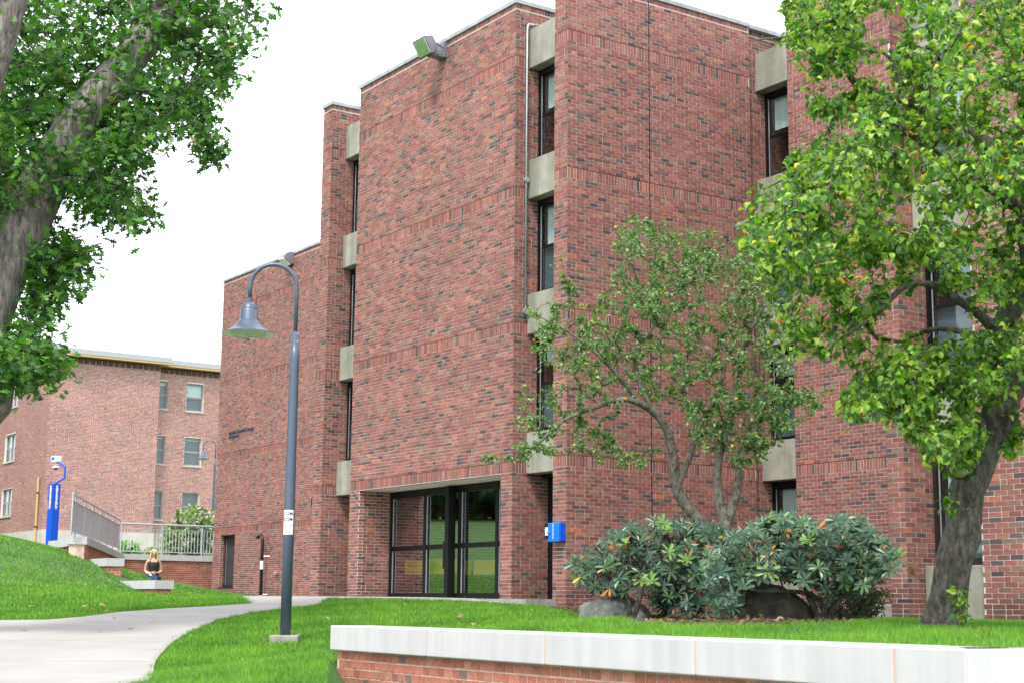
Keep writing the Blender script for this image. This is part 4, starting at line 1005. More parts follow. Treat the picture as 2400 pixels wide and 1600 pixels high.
def foliage(tree, parent, T, Fc, per, size, cols, wts, mat, back=5, droop=.35, spread=.8, off=.02, singles=300, upn=.7, name='leaf', **k):
    pos, dr = tree.leaf_sites(per, back); n = len(pos); pos = pos + jitter(n, off)
    Y = dr * .45 + jitter(n, spread) * np.array([1, 1, .6]) - UP * droop * RNG.uniform(.2, 1.5, (n, 1)); Nn = UP * upn + jitter(n, .5)
    s = size * RNG.uniform(.65, 1.2, n); add_leaves(parent, tuple(tree.base), T, Fc, pos, Y, Nn, s, mixcol(n, cols, wts), mat, singles, name, **k)
# ---- oak, upper left
ob = Vector((-10.2, 17.2, 0)); ob.z = gz(ob.x, ob.y) - .1
tr_ = Tree(ob, [([ob, at(-110, 1000, 19.4)] + limb_pts([(-55, 800, 19.6, 0)])[0] + [at(*q) for q in ((20, 600, 19.8), (75, 480, 19.9), (155, 335, 20), (228, 228, 20.1), (292, 150, 20.2), (360, 70, 20.3), (425, -20, 20.4), (500, -130, 20.6))],
        [.52, .40, .36, .325, .30, .27, .255, .22, .2, .19, .16]),
    limb_pts([(-60, 700, 19.6, .3), (-75, 400, 18.8, .24), (-35, 190, 18.3, .215), (2, 70, 18.1, .2), (38, -60, 18, .18)]),
    limb_pts([(165, 330, 20, .12), (120, 270, 20.6, .1), (40, 262, 21.2, .08), (-70, 300, 21.8, .06)]),
    limb_pts([(325, 120, 20.2, .08), (430, 80, 20.8, .06), (530, 40, 21.2, .04), (580, 20, 21.4, .02)]),
    limb_pts([(240, 215, 20.1, .06), (330, 210, 20, .045), (420, 250, 19.9, .035), (470, 300, 19.8, .02)]),
    limb_pts([(110, 430, 19.9, .05), (180, 420, 19.6, .035), (270, 440, 19.5, .02)]),
    limb_pts([(30, 600, 19.8, .05), (90, 620, 19.6, .03), (170, 600, 19.5, .02)]),
    limb_pts([(-40, 780, 19.6, .06), (30, 810, 19.3, .03), (90, 830, 19.2, .02)])], step=.25, n=18, gn=.05)
oak = empty('oak_tree', ob, label='big leaning oak with thick grey trunk and lobed leaves at the upper left', cat='tree')
tr_.trunk.obj('trunk', M['bark_oak'], oak, smooth=True)
m_ = MB(); kn = at(285, 214, 19.72)
for k in range(3): m_.lathe([(.001, .03 - k * .0), (.04, .032)], 8) if False else None
m_.lathe([(.001, -.02), (.03, -.02), (.045, .03), (.075, .045), (.11, .02), (.13, -.08), (.14, -.25)], 14, (0, 0, 0)); o = m_.obj('knot', M['bark_oak'], oak, smooth=True); o.location = kn - ob
o.rotation_euler = Vector((-kn.x, -kn.y, EYE - kn.z)).to_track_quat('Z', 'Y').to_euler()
A = np.concatenate([
    poly_px([(-120, -120), (620, -120), (612, 20), (622, 60), (600, 95), (560, 140), (575, 170), (555, 210), (500, 232), (470, 260), (380, 250), (330, 270), (260, 330), (190, 360), (120, 330), (-120, 340)], 1050, 20.8, 1.7),
    poly_px([(-120, 340), (150, 330), (330, 250), (470, 250), (515, 290), (518, 325), (480, 335), (455, 315), (400, 300), (385, 320), (365, 380), (320, 400), (290, 425), (340, 460), (380, 470), (345, 510), (300, 545), (240, 525), (190, 480), (120, 470), (-120, 560)], 560, 20.3, 1.3),
    poly_px([(480, 320), (500, 340), (525, 375), (500, 388), (470, 360)], 16, 19.9, .3),
    poly_px([(100, 520), (205, 585), (235, 612), (215, 650), (170, 680), (150, 700), (178, 700), (150, 745), (110, 730), (105, 775), (60, 790), (30, 760), (60, 680), (80, 600)], 130, 19.8, .8),
    poly_px([(-60, 790), (60, 780), (130, 820), (160, 835), (140, 880), (70, 900), (20, 915), (-60, 900)], 130, 19.3, .7)])
tr_.grow(A, .2, -.02, .1); tr_.twigs(.0035, oak, M['twig'], .05)
OT, OF = oakleaf()
foliage(tr_, oak, OT, OF, 12, .135, [(.05, .15, .03), (.08, .21, .035), (.13, .30, .04), (.035, .11, .035), (.34, .2, .09)], [.28, .3, .26, .14, .004], M['leaf'], back=4, droop=.3, off=.11)
# ---- crabapple with thick trunk, right
cb = at(2213, 1490, 11.8); cb.z = gz(cb.x, cb.y) - .05
def c_(*q): return limb_pts([(a, b, d, r) for a, b, d, r in q])
tr_ = Tree(cb, [([cb] + [at(*q) for q in ((2215, 1462, 11.8), (2222, 1400, 11.8), (2245, 1270, 11.8), (2272, 1150, 11.8), (2305, 1050, 11.8), (2345, 965, 11.8), (2352, 905, 11.8), (2342, 830, 11.8), (2345, 765, 11.75), (2385, 715, 11.7), (2412, 640, 11.6), (2405, 520, 11.5), (2420, 380, 11.5), (2440, 200, 11.5))],
        [.2, .155, .135, .128, .125, .13, .12, .09, .082, .08, .075, .07, .06, .05, .04]),
    c_((2300, 1075, 11.8, .08), (2250, 1095, 11.7, .075), (2238, 1100, 11.66, .07)),
    c_((2350, 950, 11.8, .09), (2395, 885, 12, .075), (2450, 800, 12.1, .06), (2480, 650, 12.2, .04)),
    c_((2345, 790, 11.8, .045), (2300, 742, 11.5, .036), (2240, 700, 11.3, .03), (2180, 668, 11.2, .028), (2120, 672, 11.1, .022), (2050, 740, 11, .016), (1960, 800, 10.9, .01)),
    c_((2345, 820, 11.8, .04), (2290, 790, 12, .03), (2200, 770, 12.1, .02), (2110, 800, 12.2, .012)),
    c_((2410, 500, 11.5, .045), (2330, 450, 11.2, .035), (2250, 400, 11, .03), (2180, 352, 10.9, .026), (2100, 290, 10.8, .02), (2045, 285, 10.8, .016)),
    c_((2420, 400, 11.5, .04), (2260, 300, 11.9, .034), (2100, 230, 12, .03), (2003, 195, 12, .028), (1975, 135, 12, .022), (1960, 70, 12, .018), (2010, 0, 12, .014)),
    c_((1975, 130, 12, .016), (1930, 72, 12, .013), (1860, 85, 12, .01), (1765, 95, 12, .005)),
    c_((2100, 360, 10.9, .02), (2020, 380, 10.9, .016), (1900, 395, 11, .01), (1800, 440, 11, .006)),
    c_((2330, 880, 11.8, .03), (2240, 900, 11.5, .018), (2150, 930, 11.4, .01))], step=.06, n=20, gn=.09)
crab = empty('crabapple_tree', cb, label='nearest tree, thick dark trunk and bright green crown with red berries at the right', cat='tree')
tr_.trunk.obj('trunk', M['bark_crab'], crab, smooth=True)
m_ = MB(); m_.lathe([(.001, 0), (.05, .004), (.062, -.01), (.07, -.06)], 12); o = m_.obj('cut_wood', paint('bare_wood', (.42, .33, .24), .8, var=.3), crab); k_ = at(2243, 1094, 11.62); o.location = k_ - cb; o.rotation_euler = Vector((-.75, -1, .1)).to_track_quat('Z', 'Y').to_euler()
A = np.concatenate([
    poly_px([(1830, -100), (2560, -100), (2560, 560), (2300, 560), (2100, 600), (1900, 640), (1770, 640), (1745, 560), (1740, 480), (1830, 400), (1885, 330), (1990, 260), (2060, 200), (2100, 120), (2130, 60), (2060, 0), (2010, 60), (1990, 150), (1920, 110), (1870, 150), (1830, 60)], 1250, 11.4, 1.6),
    poly_px([(1940, 20), (2040, 40), (2050, 160), (2030, 250), (1960, 300), (1880, 250), (1900, 150), (1880, 100), (1760, 105), (1750, 85), (1860, 60)], 90, 11.8, .4),
    poly_px([(1750, 540), (2560, 540), (2560, 1040), (2340, 880), (2280, 700), (2150, 640), (2080, 700), (2020, 800), (1930, 860), (1840, 830), (1810, 790), (1830, 730), (1770, 640)], 420, 11.5, 1.0),
    poly_px([(2020, 850), (2150, 800), (2330, 790), (2330, 1000), (2290, 1040), (2300, 1075), (2230, 1090), (2170, 1075), (2135, 1040), (2120, 1005), (2070, 975), (1990, 1000), (1960, 960)], 300, 11.3, .8),
    poly_px([(2340, 990), (2400, 960), (2400, 1080), (2350, 1060)], 14, 11.9, .3),
    poly_px([(2205, 1170), (2220, 1165), (2222, 1230), (2210, 1230)], 3, 11.6, .05), poly_px([(2238, 1370), (2255, 1370), (2262, 1465), (2245, 1465)], 6, 11.6, .05)])
tr_.grow(A, .11, .05, .12); tr_.twigs(.0022, crab, M['twig'], .03)
CT, CF = oval(.31, .1, .3)
foliage(tr_, crab, CT, CF, 14, .062, [(.10, .22, .03), (.20, .36, .035), (.055, .15, .03), (.34, .46, .06), (.62, .44, .02), (.4, .12, .02)], [.30, .27, .24, .17, .012, .004], M['leaf'], back=5, droop=.45, off=.03)
pos, dr = tr_.leaf_sites(1, 4); pos = pos[RNG.choice(len(pos), 420, replace=False)] - np.array(cb) - UP * .03
m_ = MB()
for p in pos: 
    for _ in range(2): m_.lathe([(.001, .006), (.0065, 0), (.001, -.006)], 5, tuple(p + RNG.normal(0, .015, 3)))
m_.obj('berries', M['berry'], crab, smooth=True, kind='stuff')
# ---- small multi stem tree, middle
sb = at(1722, 1452, 18.9); sb.z = gz(sb.x, sb.y) - .05
tr_ = Tree(sb, [([sb] + [at(*q) for q in ((1712, 1380, 18.9), (1690, 1300, 18.9), (1650, 1235, 18.9), (1605, 1180, 18.9), (1583, 1135, 18.9), (1578, 1070, 18.9), (1560, 1000, 18.8), (1520, 955, 18.7), (1460, 935, 18.5), (1400, 952, 18.4), (1320, 985, 18.2), (1260, 1040, 18.1), (1200, 1075, 18))],
        [.12, .095, .085, .075, .07, .065, .058, .05, .042, .032, .026, .02, .015, .008]),
    ([sb] + [at(*q) for q in ((1722, 1370, 18.9), (1712, 1290, 18.9), (1695, 1220, 18.9), (1683, 1160, 18.9), (1682, 1090, 18.9), (1700, 1010, 19), (1720, 920, 19.1), (1740, 820, 19.2))], [.1, .085, .08, .07, .06, .05, .045, .035, .02]),
    c_((1700, 1240, 18.9, .06), (1725, 1160, 19, .055), (1738, 1080, 19.1, .045), (1770, 1000, 19.3, .035), (1800, 900, 19.4, .02)),
    c_((1588, 1140, 18.9, .045), (1612, 1080, 19, .04), (1640, 1000, 19.1, .032), (1690, 900, 19.2, .025), (1700, 760, 19.3, .015)),
    c_((1540, 975, 18.8, .035), (1500, 900, 18.9, .03), (1490, 820, 19, .024), (1530, 770, 19, .018), (1545, 680, 19, .01)),
    c_((1500, 945, 18.7, .03), (1430, 860, 18.5, .02), (1350, 790, 18.4, .014), (1260, 740, 18.3, .007)),
    c_((1640, 1000, 19.1, .03), (1600, 900, 19.3, .022), (1620, 780, 19.5, .014), (1600, 640, 19.6, .008)),
    c_((1740, 820, 19.2, .022), (1790, 700, 19.3, .018), (1770, 640, 19.3, .014), (1700, 610, 19.2, .008))], step=.1, n=12, gn=.08)
st_ = empty('small_tree', sb, label='small airy tree with several thin stems rising from the rhododendrons', cat='tree')
tr_.trunk.obj('trunk', M['bark_small'], st_, smooth=True)
A = np.concatenate([
    poly_px([(1215, 690), (1260, 740), (1300, 700), (1400, 720), (1440, 600), (1430, 540), (1480, 500), (1520, 520), (1600, 520), (1720, 560), (1780, 560), (1830, 700), (1870, 860), (1900, 900), (1840, 980), (1760, 960), (1640, 900), (1540, 940), (1440, 900), (1340, 880), (1260, 860), (1250, 790)], 900, 18.9, 1.4),
    poly_px([(1210, 900), (1300, 880), (1400, 900), (1460, 960), (1400, 1010), (1320, 1040), (1250, 1020), (1200, 1010)], 55, 18.3, .7),
    poly_px([(1110, 1062), (1190, 1040), (1260, 1030), (1300, 1060), (1240, 1085), (1160, 1095)], 26, 18, .3),
    poly_px([(1290, 1040), (1400, 1000), (1480, 1040), (1540, 1080), (1480, 1120), (1400, 1080), (1330, 1065)], 50, 18.4, .6),
    poly_px([(1600, 940), (1880, 920), (1960, 900), (1930, 960), (1850, 1010), (1800, 1080), (1740, 1100), (1690, 1060), (1620, 1060)], 260, 19, 1.2),
    poly_px([(1290, 590), (1320, 600), (1360, 680), (1340, 720), (1300, 650)], 12, 18.7, .3), poly_px([(1470, 490), (1500, 488), (1505, 530), (1480, 530)], 4, 19, .2)])
tr_.grow(A, .15, .08, .14); tr_.twigs(.0024, st_, M['twig'], .03)
foliage(tr_, st_, CT, CF, 14, .054, [(.12, .22, .07), (.17, .29, .09), (.08, .16, .05), (.24, .36, .12), (.6, .4, .03)], [.33, .27, .25, .14, .012], M['leaf'], back=5, droop=.2, off=.02)
# ---- rhododendrons
def obl(w=.15):
    ys = [(0, .012), (.22, .06), (.45, w * .75), (.7, w), (.88, w * .75), (1, .03)]; v, f = [], []
    for y, x in ys: z = -.1 * y * y; v += [(0, y, z), (-x, y, z + x * .35), (x, y, z + x * .35)]
    for i in range(5): a, b = 3 * i, 3 * i + 3; f += [[a, b, b + 1, a + 1], [a, a + 2, b + 2, b]]
    return np.array(v), np.array(f)
RT, RF = obl()
def rhodo(label, base, stems, poly, n, d0, dd):
    base = Vector(base); base.z = gz(base.x, base.y) - .03
    tr = Tree(base, [([base] + [at(*q) for q in sp_], list(np.linspace(.035, .015, len(sp_) + 1))) for sp_ in stems], step=.1, n=8, gn=.08)
    t = empty('rhododendron', base, label=label, cat='shrub', group='rhododendrons under the small tree')
    tr.trunk.obj('stem', M['bark_crab'], t, smooth=True)
    A = poly_px(poly, n, d0, dd); tr.grow(A, .15, -.05, .1); tr.twigs(.004, t, M['twig'], .02)
    P = np.array(tr.pos); pos, Y, N_, c = [], [], [], []
    for k in tr.tips:
        p = P[k]; ax = unit(p - P[tr.par[k]] + np.array([-.05, -.12, .14])); m = random.randint(7, 10)
        e1 = unit(np.cross(ax, [.3, .2, .9])); e2 = np.cross(ax, e1); ph = random.random() * 6.3; dr = random.uniform(-.25, .5)
        cc = [(.028, .075, .04), (.04, .1, .048), (.055, .12, .042), (.13, .24, .05)][RNG.choice(4, p=[.4, .35, .2, .05])]
        for q in range(m):
            a = ph + q * 2.4; d = e1 * math.cos(a) + e2 * math.sin(a); Yk = d + ax * (dr + .25 + random.gauss(0, .18)) - UP * random.uniform(-.1, .3)
            pos.append(p + RNG.normal(0, .006, 3)); Y.append(Yk); N_.append(ax + RNG.normal(0, .15, 3)); c.append(cc if random.random() > .025 else [(.45, .14, .02), (.5, .36, .05), (.3, .06, .03)][random.randrange(3)])
    n_ = len(pos); add_leaves(t, tuple(base), RT, RF, np.array(pos), np.array(Y), np.array(N_), RNG.uniform(.085, .14, n_), np.array(c) * RNG.uniform(.8, 1.2, (n_, 1)), M['gloss_leaf'])
rhodo('left rhododendron with dark glossy leaves arching over the pale boulder', at(1478, 1450, 18.2),
      [[(1500, 1400, 18.2), (1510, 1330, 18.2), (1520, 1280, 18.2)], [(1470, 1400, 18.3), (1430, 1350, 18.2), (1400, 1330, 18.1)], [(1570, 1430, 18.8), (1600, 1370, 18.9), (1620, 1290, 18.9)]],
      [(1335, 1340), (1345, 1310), (1370, 1285), (1400, 1275), (1440, 1245), (1500, 1218), (1560, 1222), (1640, 1225), (1700, 1240), (1700, 1330), (1650, 1420), (1590, 1445), (1545, 1430), (1520, 1385), (1460, 1395), (1390, 1385), (1350, 1365)], 430, 18.6, .8)
rhodo('right rhododendron, the wider one, spreading over the dark boulder', at(1935, 1462, 17.4),
      [[(1900, 1410, 17.4), (1880, 1350, 17.4), (1850, 1290, 17.3)], [(1930, 1420, 17.4), (1900, 1390, 17.3), (1840, 1385, 17.2), (1760, 1380, 17.1), (1720, 1340, 17.1)], [(1970, 1400, 17.5), (2010, 1340, 17.5), (2040, 1290, 17.5)]],
      [(1650, 1300), (1680, 1260), (1740, 1250), (1770, 1218), (1840, 1212), (1900, 1225), (1960, 1212), (2020, 1218), (2050, 1245), (2080, 1275), (2108, 1305), (2085, 1340), (2040, 1365), (1980, 1392), (1920, 1395), (1880, 1362), (1800, 1355), (1755, 1370), (1722, 1425), (1690, 1440), (1672, 1400), (1655, 1350)], 540, 17.3, .8)
def bush(name, label, base, poly, n, d0, dd, size, cols, wts, per=8, sag=0, T=CT, Fc=CF, **k):
    base = Vector(base); tr = Tree(base, [([base, base + Vector((0, 0, .25)), base + Vector((.05, 0, .4))], [.02, .015, .01])], step=.1, n=6)
    t = empty(name, base, label=label, cat='shrub', **k); tr.trunk.obj('stem', M['twig'], t)
    tr.grow(poly_px(poly, n, d0, dd), .2, sag); tr.twigs(.003, t, M['twig'], .02); foliage(tr, t, T, Fc, per, size, cols, wts, M['leaf'], singles=0, back=4, off=.03); return t
yb = at(2010, 1462, 18.6); yb.z = gz(yb.x, yb.y)
bush('low_evergreen', 'low dark fine leaved shrub between the right rhododendron and the brick pier', yb, [(1890, 1400), (1960, 1385), (2040, 1375), (2085, 1390), (2070, 1430), (2030, 1455), (1960, 1462), (1900, 1460)], 260, 18.7, .5, .035, [(.04, .07, .025), (.06, .1, .03), (.03, .05, .02)], [1, 1, 1], per=14)
fb = at(440, 1295, 61); fb.z = gz(fb.x, fb.y) if False else EYE + 1.5
bush('flowering_bush', 'tall butterfly bush with pale pink flower spikes behind the railing', fb, [(375, 1300), (372, 1260), (388, 1230), (400, 1205), (425, 1195), (448, 1180), (475, 1188), (500, 1195), (515, 1240), (515, 1300)], 330, 61, 1.2, .17, [(.16, .27, .07), (.22, .36, .08), (.1, .17, .05), (.62, .48, .6), (.5, .4, .28)], [.3, .24, .16, .22, .08], per=12)
gb = at(300, 1297, 60); gb.z = EYE + 1.5
bush('green_bush', 'small bright green bush behind the left part of the railing', gb, [(275, 1297), (275, 1270), (290, 1262), (305, 1270), (325, 1266), (330, 1297)], 60, 60, .5, .13, [(.14, .32, .04), (.2, .42, .06)], [1, 1], per=10)
gb = at(352, 1297, 60); gb.z = EYE + 1.5
bush('green_bush', 'low patch of yellow flowers and foliage behind the woman', gb, [(335, 1300), (338, 1285), (375, 1280), (378, 1300)], 40, 60, .4, .1, [(.14, .3, .05), (.6, .5, .1), (.6, .6, .5)], [.6, .25, .15], per=8)
# ---- boulders
def boulder(label, c, sx, sy, sz, seed, mat):
    from mathutils import noise as nz
    bm = bmesh.new(); bmesh.ops.create_icosphere(bm, subdivisions=4, radius=1)
    for v in bm.verts:
        n = v.co.normalized(); d = 1 + .16 * nz.noise(n * 1.3 + Vector((seed, 0, 0))) + .07 * nz.noise(n * 3.5 + Vector((0, seed, 0))) + .025 * nz.noise(n * 9)
        n = n * d; v.co = Vector((n.x * sx, n.y * sy, max(n.z, -.45) * sz))
    me = bpy.data.meshes.new('boulder'); bm.to_mesh(me); bm.free(); me.polygons.foreach_set('use_smooth', [True] * len(me.polygons)); me.materials.append(mat)
    o = link('boulder', me, None, loc=c, label=label, cat='boulder', group='boulders in the planting bed'); o.rotation_euler = (0, .06, .2); return o
p = at(1445, 1440, 18.6); p.z = gz(p.x, p.y) + .04
boulder('pale grey speckled boulder at the left of the planting bed', p, .45, .34, .27, 3.1, M['rock'])
p = at(1808, 1462, 17.5); p.z = gz(p.x, p.y) + .05
boulder('dark domed boulder beneath the right rhododendron', p, .43, .36, .37, 8.7, M['rockd'])
cbk = empty('concrete_block', W(-15.05, 16.9, -.2), YAW, label='low pale concrete block at the foot of the brick pier', cat='block')
m_ = MB(); m_.box((-.4, -.2, -.1), (.4, .2, .28)); bevel(m_.obj('block', M['foundation'], cbk), .02)
# ---- mulch and dry leaves in the bed
n = 9000; xy = scatter_poly(bed, n); z = ground(xy[:, 0], xy[:, 1]) + .022
FT = np.array([(-.35, 0, 0), (.35, .05, 0), (.3, 1, .12), (-.25, .9, .05)]); FF = np.array([[0, 1, 2, 3]])
Yv = jitter(n, 1) * np.array([1, 1, .25]); X_, Y_, Z_ = frames(Yv, UP + jitter(n, .35)); s = RNG.uniform(.02, .06, n)
V = inst(FT, np.column_stack([xy, z]), X_, Y_, Z_, s); m_ = MB()
m_.add(V.reshape(-1, 3), (FF[None] + (np.arange(n) * 4)[:, None, None]).reshape(-1, 4), np.repeat(mixcol(n, [(.10, .06, .035), (.06, .04, .028), (.2, .12, .06), (.34, .24, .13), (.12, .14, .05)], [.35, .3, .18, .1, .07]), 4, 0))
m_.obj('mulch', M['leaf'], kind='stuff', label='brown mulch and dry leaf litter covering the planting bed', cat='mulch')
# ---- grass
def in_any(X, Y): return inside(poly, X, Y) | inside(band, X, Y) | inside(bed, X, Y)
def grass(n, x0, x1, y0, y1, near):
    X = RNG.uniform(x0, x1, n); Y = RNG.uniform(y0, y1, n); d = np.hypot(X, Y); k = RNG.random(n) < np.minimum(1, (near / d) ** 2); X, Y = X[k], Y[k]
    e = RNG.normal(0, .03, (len(X), 2)); k = ~in_any(X + e[:, 0], Y + e[:, 1]); u = X * U2[0] + Y * U2[1]; v = X * V2[0] + Y * V2[1]
    k &= ~((v > VF - .05) & (u > -31.7) & (u < 0)); k &= ~((v > 22.4) & (u > -55))
    s = (X - FW0.x) * fwd.x + (Y - FW0.y) * fwd.y; t = (X - FW0.x) * fwn.x + (Y - FW0.y) * fwn.y
    s2 = (X - FW1.x) * fwe.x + (Y - FW1.y) * fwe.y; t2 = -(X - FW1.x) * fwe.y + (Y - FW1.y) * fwe.x
    k &= ~(((s > -.02) & (s < FWL) & (t < .42) & ((np.arctan2(X, Y) > AZ0 - .006) | (t > -.02))) | ((s >= FWL - .3) & (t2 < .42) & (s2 > -1.5)))
    k &= ~((v > vl - .02) & (v < vl + .55) & (u < ul + .03) & (u > u_top - 1.5)); k &= ~((u < uW + .1) & (v > vl + .4)); k &= ~((u < u_top + .2) & (v > vl))
    X, Y = X[k], Y[k]; Z = ground(X, Y); px, py, dd = proj(np.stack([X, Y, Z], -1)); k = (px > -40) & (px < 2440) & (py < 1640) & (py > 1100); return np.stack([X[k], Y[k], Z[k] - .004], -1)
G = np.concatenate([grass(1500000, -6, 6, 7, 31, 12.5), grass(900000, -17, -3, 19, 60, 17)])
d = np.hypot(G[:, 0], G[:, 1]); n = len(G); print('grass blades', n)
def fbm(X, Y, s, sd):
    r = np.random.default_rng(sd); o = 0
    for k in range(7):
        a, b, c = r.normal(0, 1, 2) * s * (1.6 ** (k * .6)), r.uniform(0, 6.3), .8 ** k; o = o + c * np.sin(X * a[0] + Y * a[1] + b)
    return o / 3
pt = fbm(G[:, 0], G[:, 1], 1.1, 3); p2 = fbm(G[:, 0], G[:, 1], 4.5, 5)
h = RNG.uniform(.035, .075, n) * (1 + .25 * p2.clip(-1, 1)); w_ = .0035 * np.maximum(1, d / 11) * RNG.uniform(.7, 1.3, n)
lean = RNG.normal(0, .42, (n, 2)) * h[:, None]; a = RNG.uniform(0, math.pi, n); sx = np.cos(a) * w_; sy = np.sin(a) * w_
V = np.stack([G + np.stack([-sx, -sy, 0 * sx], -1), G + np.stack([sx, sy, 0 * sx], -1), G + np.stack([lean[:, 0], lean[:, 1], h], -1)], 1)
mixv = np.clip(.5 + .35 * pt + .2 * p2 + RNG.normal(0, .22, n), 0, 1)[:, None]
col = np.array([.055, .175, .022]) * (1 - mixv) + np.array([.19, .40, .035]) * mixv
dry = RNG.random(n) < .035; col[dry] = np.array([.3, .3, .12]); col *= RNG.uniform(.75, 1.25, (n, 1))
m_ = MB(); m_.add(V.reshape(-1, 3), np.arange(3 * n).reshape(-1, 3), np.repeat(col, 3, 0)); m_.obj('grass', M['grassb'], kind='stuff', label='mown green grass covering the lawn and the bank', cat='grass')
# ---- fallen leaves
m_ = MB(); m_.add(OT * np.array([1, 1, 1.5]), OF); lm = m_.mesh('fallen_leaf', M['leaf'])
for i, (px, py) in enumerate([(80, 1421), (72, 1424), (193, 1423), (226, 1436), (408, 1420), (262, 1437), (383, 1403), (755, 1455), (768, 1454), (249, 1369), (1088, 1453), (1116, 1466), (1230, 1468), (700, 1497), (720, 1495), (1000, 1410), (1020, 1411), (1905, 1492), (2330, 1490)]):
    x, y = hit(px, py) if py > 1400 and px > 100 else hit(px, max(py, 1425)); o = link('fallen_leaf', lm, None, loc=(x, y, gz(x, y) + .035), label='small dry tan oak leaf lying on the grass', cat='leaf', group='fallen leaves on the lawn')
    o.scale = (.13,) * 3; o.rotation_euler = (random.uniform(-.5, .5), random.uniform(-.5, .5), random.uniform(0, 6)); o.color = (*[(.5, .33, .17), (.35, .16, .07), (.55, .42, .25)][i % 3], 1)
for i, (px, py) in enumerate([(45, 1482), (240, 1486), (312, 1478), (348, 1463), (60, 1475), (270, 1452), (367, 1457)]):
    x, y = hit(px, py); m_ = MB(); m_.tube([(0, 0, .028), (.05, .02, .032), (.11, 0, .028)], .004, 5)
    o = m_.obj('twig', M['twig'], None, label='tiny dark twig lying on the concrete path', cat='twig', group='twigs on the path'); o.location = (x, y, gz(x, y)); o.rotation_euler = (0, 0, random.uniform(0, 6))
p = at(2172, 1465, 11.9); ds = empty('dry_stem', (p.x, p.y, gz(p.x, p.y)), label='thin dead brown stem beside the thick trunk', cat='plant')
m_ = MB(); m_.tube([(0, 0, 0), (-.01, 0, .2), (-.04, 0, .36), (-.1, 0, .47), (-.14, 0, .46)], .004, 5); m_.obj('stem', paint('dead_stem', (.25, .12, .06), .9), ds)
m_ = MB(); m_.add(CT * np.array([1, 1, 1]), CF); me = m_.mesh('leaf', M['leaf'])
for i in range(4): o = link('leaf', me, ds, loc=(-.1 - .012 * i, 0, .47 - .01 * i)); o.scale = (.06,) * 3; o.rotation_euler = (-1.3, .4 * i, 1 + i); o.color = (.3, .14, .05, 1)
# ------------------------------------------------------------------ person
pb = at(356, 1400, 43.0); pb.z = at(356, 1287, 43.0).z - 1.64
pe = empty('person', pb, math.atan2(pb.y, pb.x) - math.pi / 2 + .12, label='woman with long blond hair in black tank top and denim shorts looking at papers', cat='person')
def skin(name, pts, edges, rad, mat, root=0, sub=2):
    me = bpy.data.meshes.new(name); me.from_pydata(pts, edges, []); o = link(name, me, pe, mat)
    o.modifiers.new('skin', 'SKIN'); sv = me.skin_vertices[0].data
    for i, r in enumerate(rad): sv[i].radius = r if isinstance(r, tuple) else (r, r)
    sv[root].use_root = True; s_ = o.modifiers.new('sub', 'SUBSURF'); s_.levels = sub; s_.render_levels = sub; return o
P_ = [(0, 0, .92), (0, .0, 1.06), (0, -.005, 1.22), (0, .0, 1.34), (0, -.01, 1.41), (0, -.025, 1.47), (0, -.035, 1.55), (0, -.02, 1.62)]; R_ = [(.14, .1), (.115, .085), (.135, .09), (.11, .065), (.045, .045), (.05, .052), (.072, .085), (.055, .07)]
E_ = [(i, i + 1) for i in range(7)]
def chain(start, pts, rads):
    prev = start
    for p, r in zip(pts, rads): P_.append(p); R_.append(r); E_.append((prev, len(P_) - 1)); prev = len(P_) - 1
    return prev
for s in (-1, 1):
    w_i = chain(3, [(s * .155, .0, 1.34), (s * .2, .03, 1.2), (s * .215, .03, 1.07), (s * .15, -.1, 1.03), (s * .075, -.2, 1.02), (s * .045, -.235, 1.02)], [.043, .036, .032, .029, .021, .028])
    for f in range(4): chain(w_i, [(s * .02 - s * .004 * f, -.262 + .004 * f, 1.04 - f * .016), (-s * .012, -.262 + .004 * f, 1.035 - f * .016), (-s * .03, -.25, 1.025 - f * .016)], [.009, .008, .007])
    chain(w_i, [(s * .03, -.25, 1.055), (s * .005, -.27, 1.062)], [.01, .008])
    chain(0, [(s * .085, .0, .84), (s * .095, -.01, .66), (s * .1, -.01, .47), (s * .1, .02, .27), (s * .1, .03, .09), (s * .105, -.03, .045), (s * .11, -.13, .03)], [.088, .072, .052, .048, .032, .035, .028])
skin('body', P_, E_, R_, M['skin'])
m_ = MB()
for z0_, z1_, lo, hi in ((.0, 0, 0, 0),): pass
def loft(secs, n=20, open_=True):
    vs = []
    for cx, cy, z, rx, ry in secs:
        for k in range(n): th = 2 * math.pi * k / n; vs.append((cx + rx * math.cos(th), cy + ry * math.sin(th), z))
    f = [[i * n + k, i * n + (k + 1) % n, (i + 1) * n + (k + 1) % n, (i + 1) * n + k] for i in range(len(secs) - 1) for k in range(n)]; return vs, np.array(f)
m_ = MB(); v, f = loft([(0, 0, .95, .152, .112), (0, 0, 1.06, .132, .1), (0, -.01, 1.17, .15, .115), (0, -.01, 1.26, .155, .12), (0, 0, 1.31, .14, .085)]); m_.add(v, f)
m_.tube([(-.09, -.075, 1.29), (-.085, -.03, 1.375), (-.09, .05, 1.31)], .017, 6); m_.tube([(.09, -.075, 1.29), (.085, -.03, 1.375), (.09, .05, 1.31)], .017, 6); m_.obj('tank_top', M['top'], pe, smooth=True)
m_ = MB(); v, f = loft([(0, 0, .99, .145, .108), (0, 0, .9, .162, .122), (0, 0, .82, .17, .125)]); m_.add(v, f)
for s in (-1, 1): v, f = loft([(s * .085, 0, .84, .093, .118), (s * .095, 0, .70, .1, .108)]); m_.add(v, f)
m_.obj('shorts', M['denim'], pe, smooth=True)
m_ = MB(); v, f = loft([(0, 0, .965, .156, .118), (0, 0, .995, .154, .116)]); m_.add(v, f); m_.obj('belt', M['top'], pe, smooth=True)
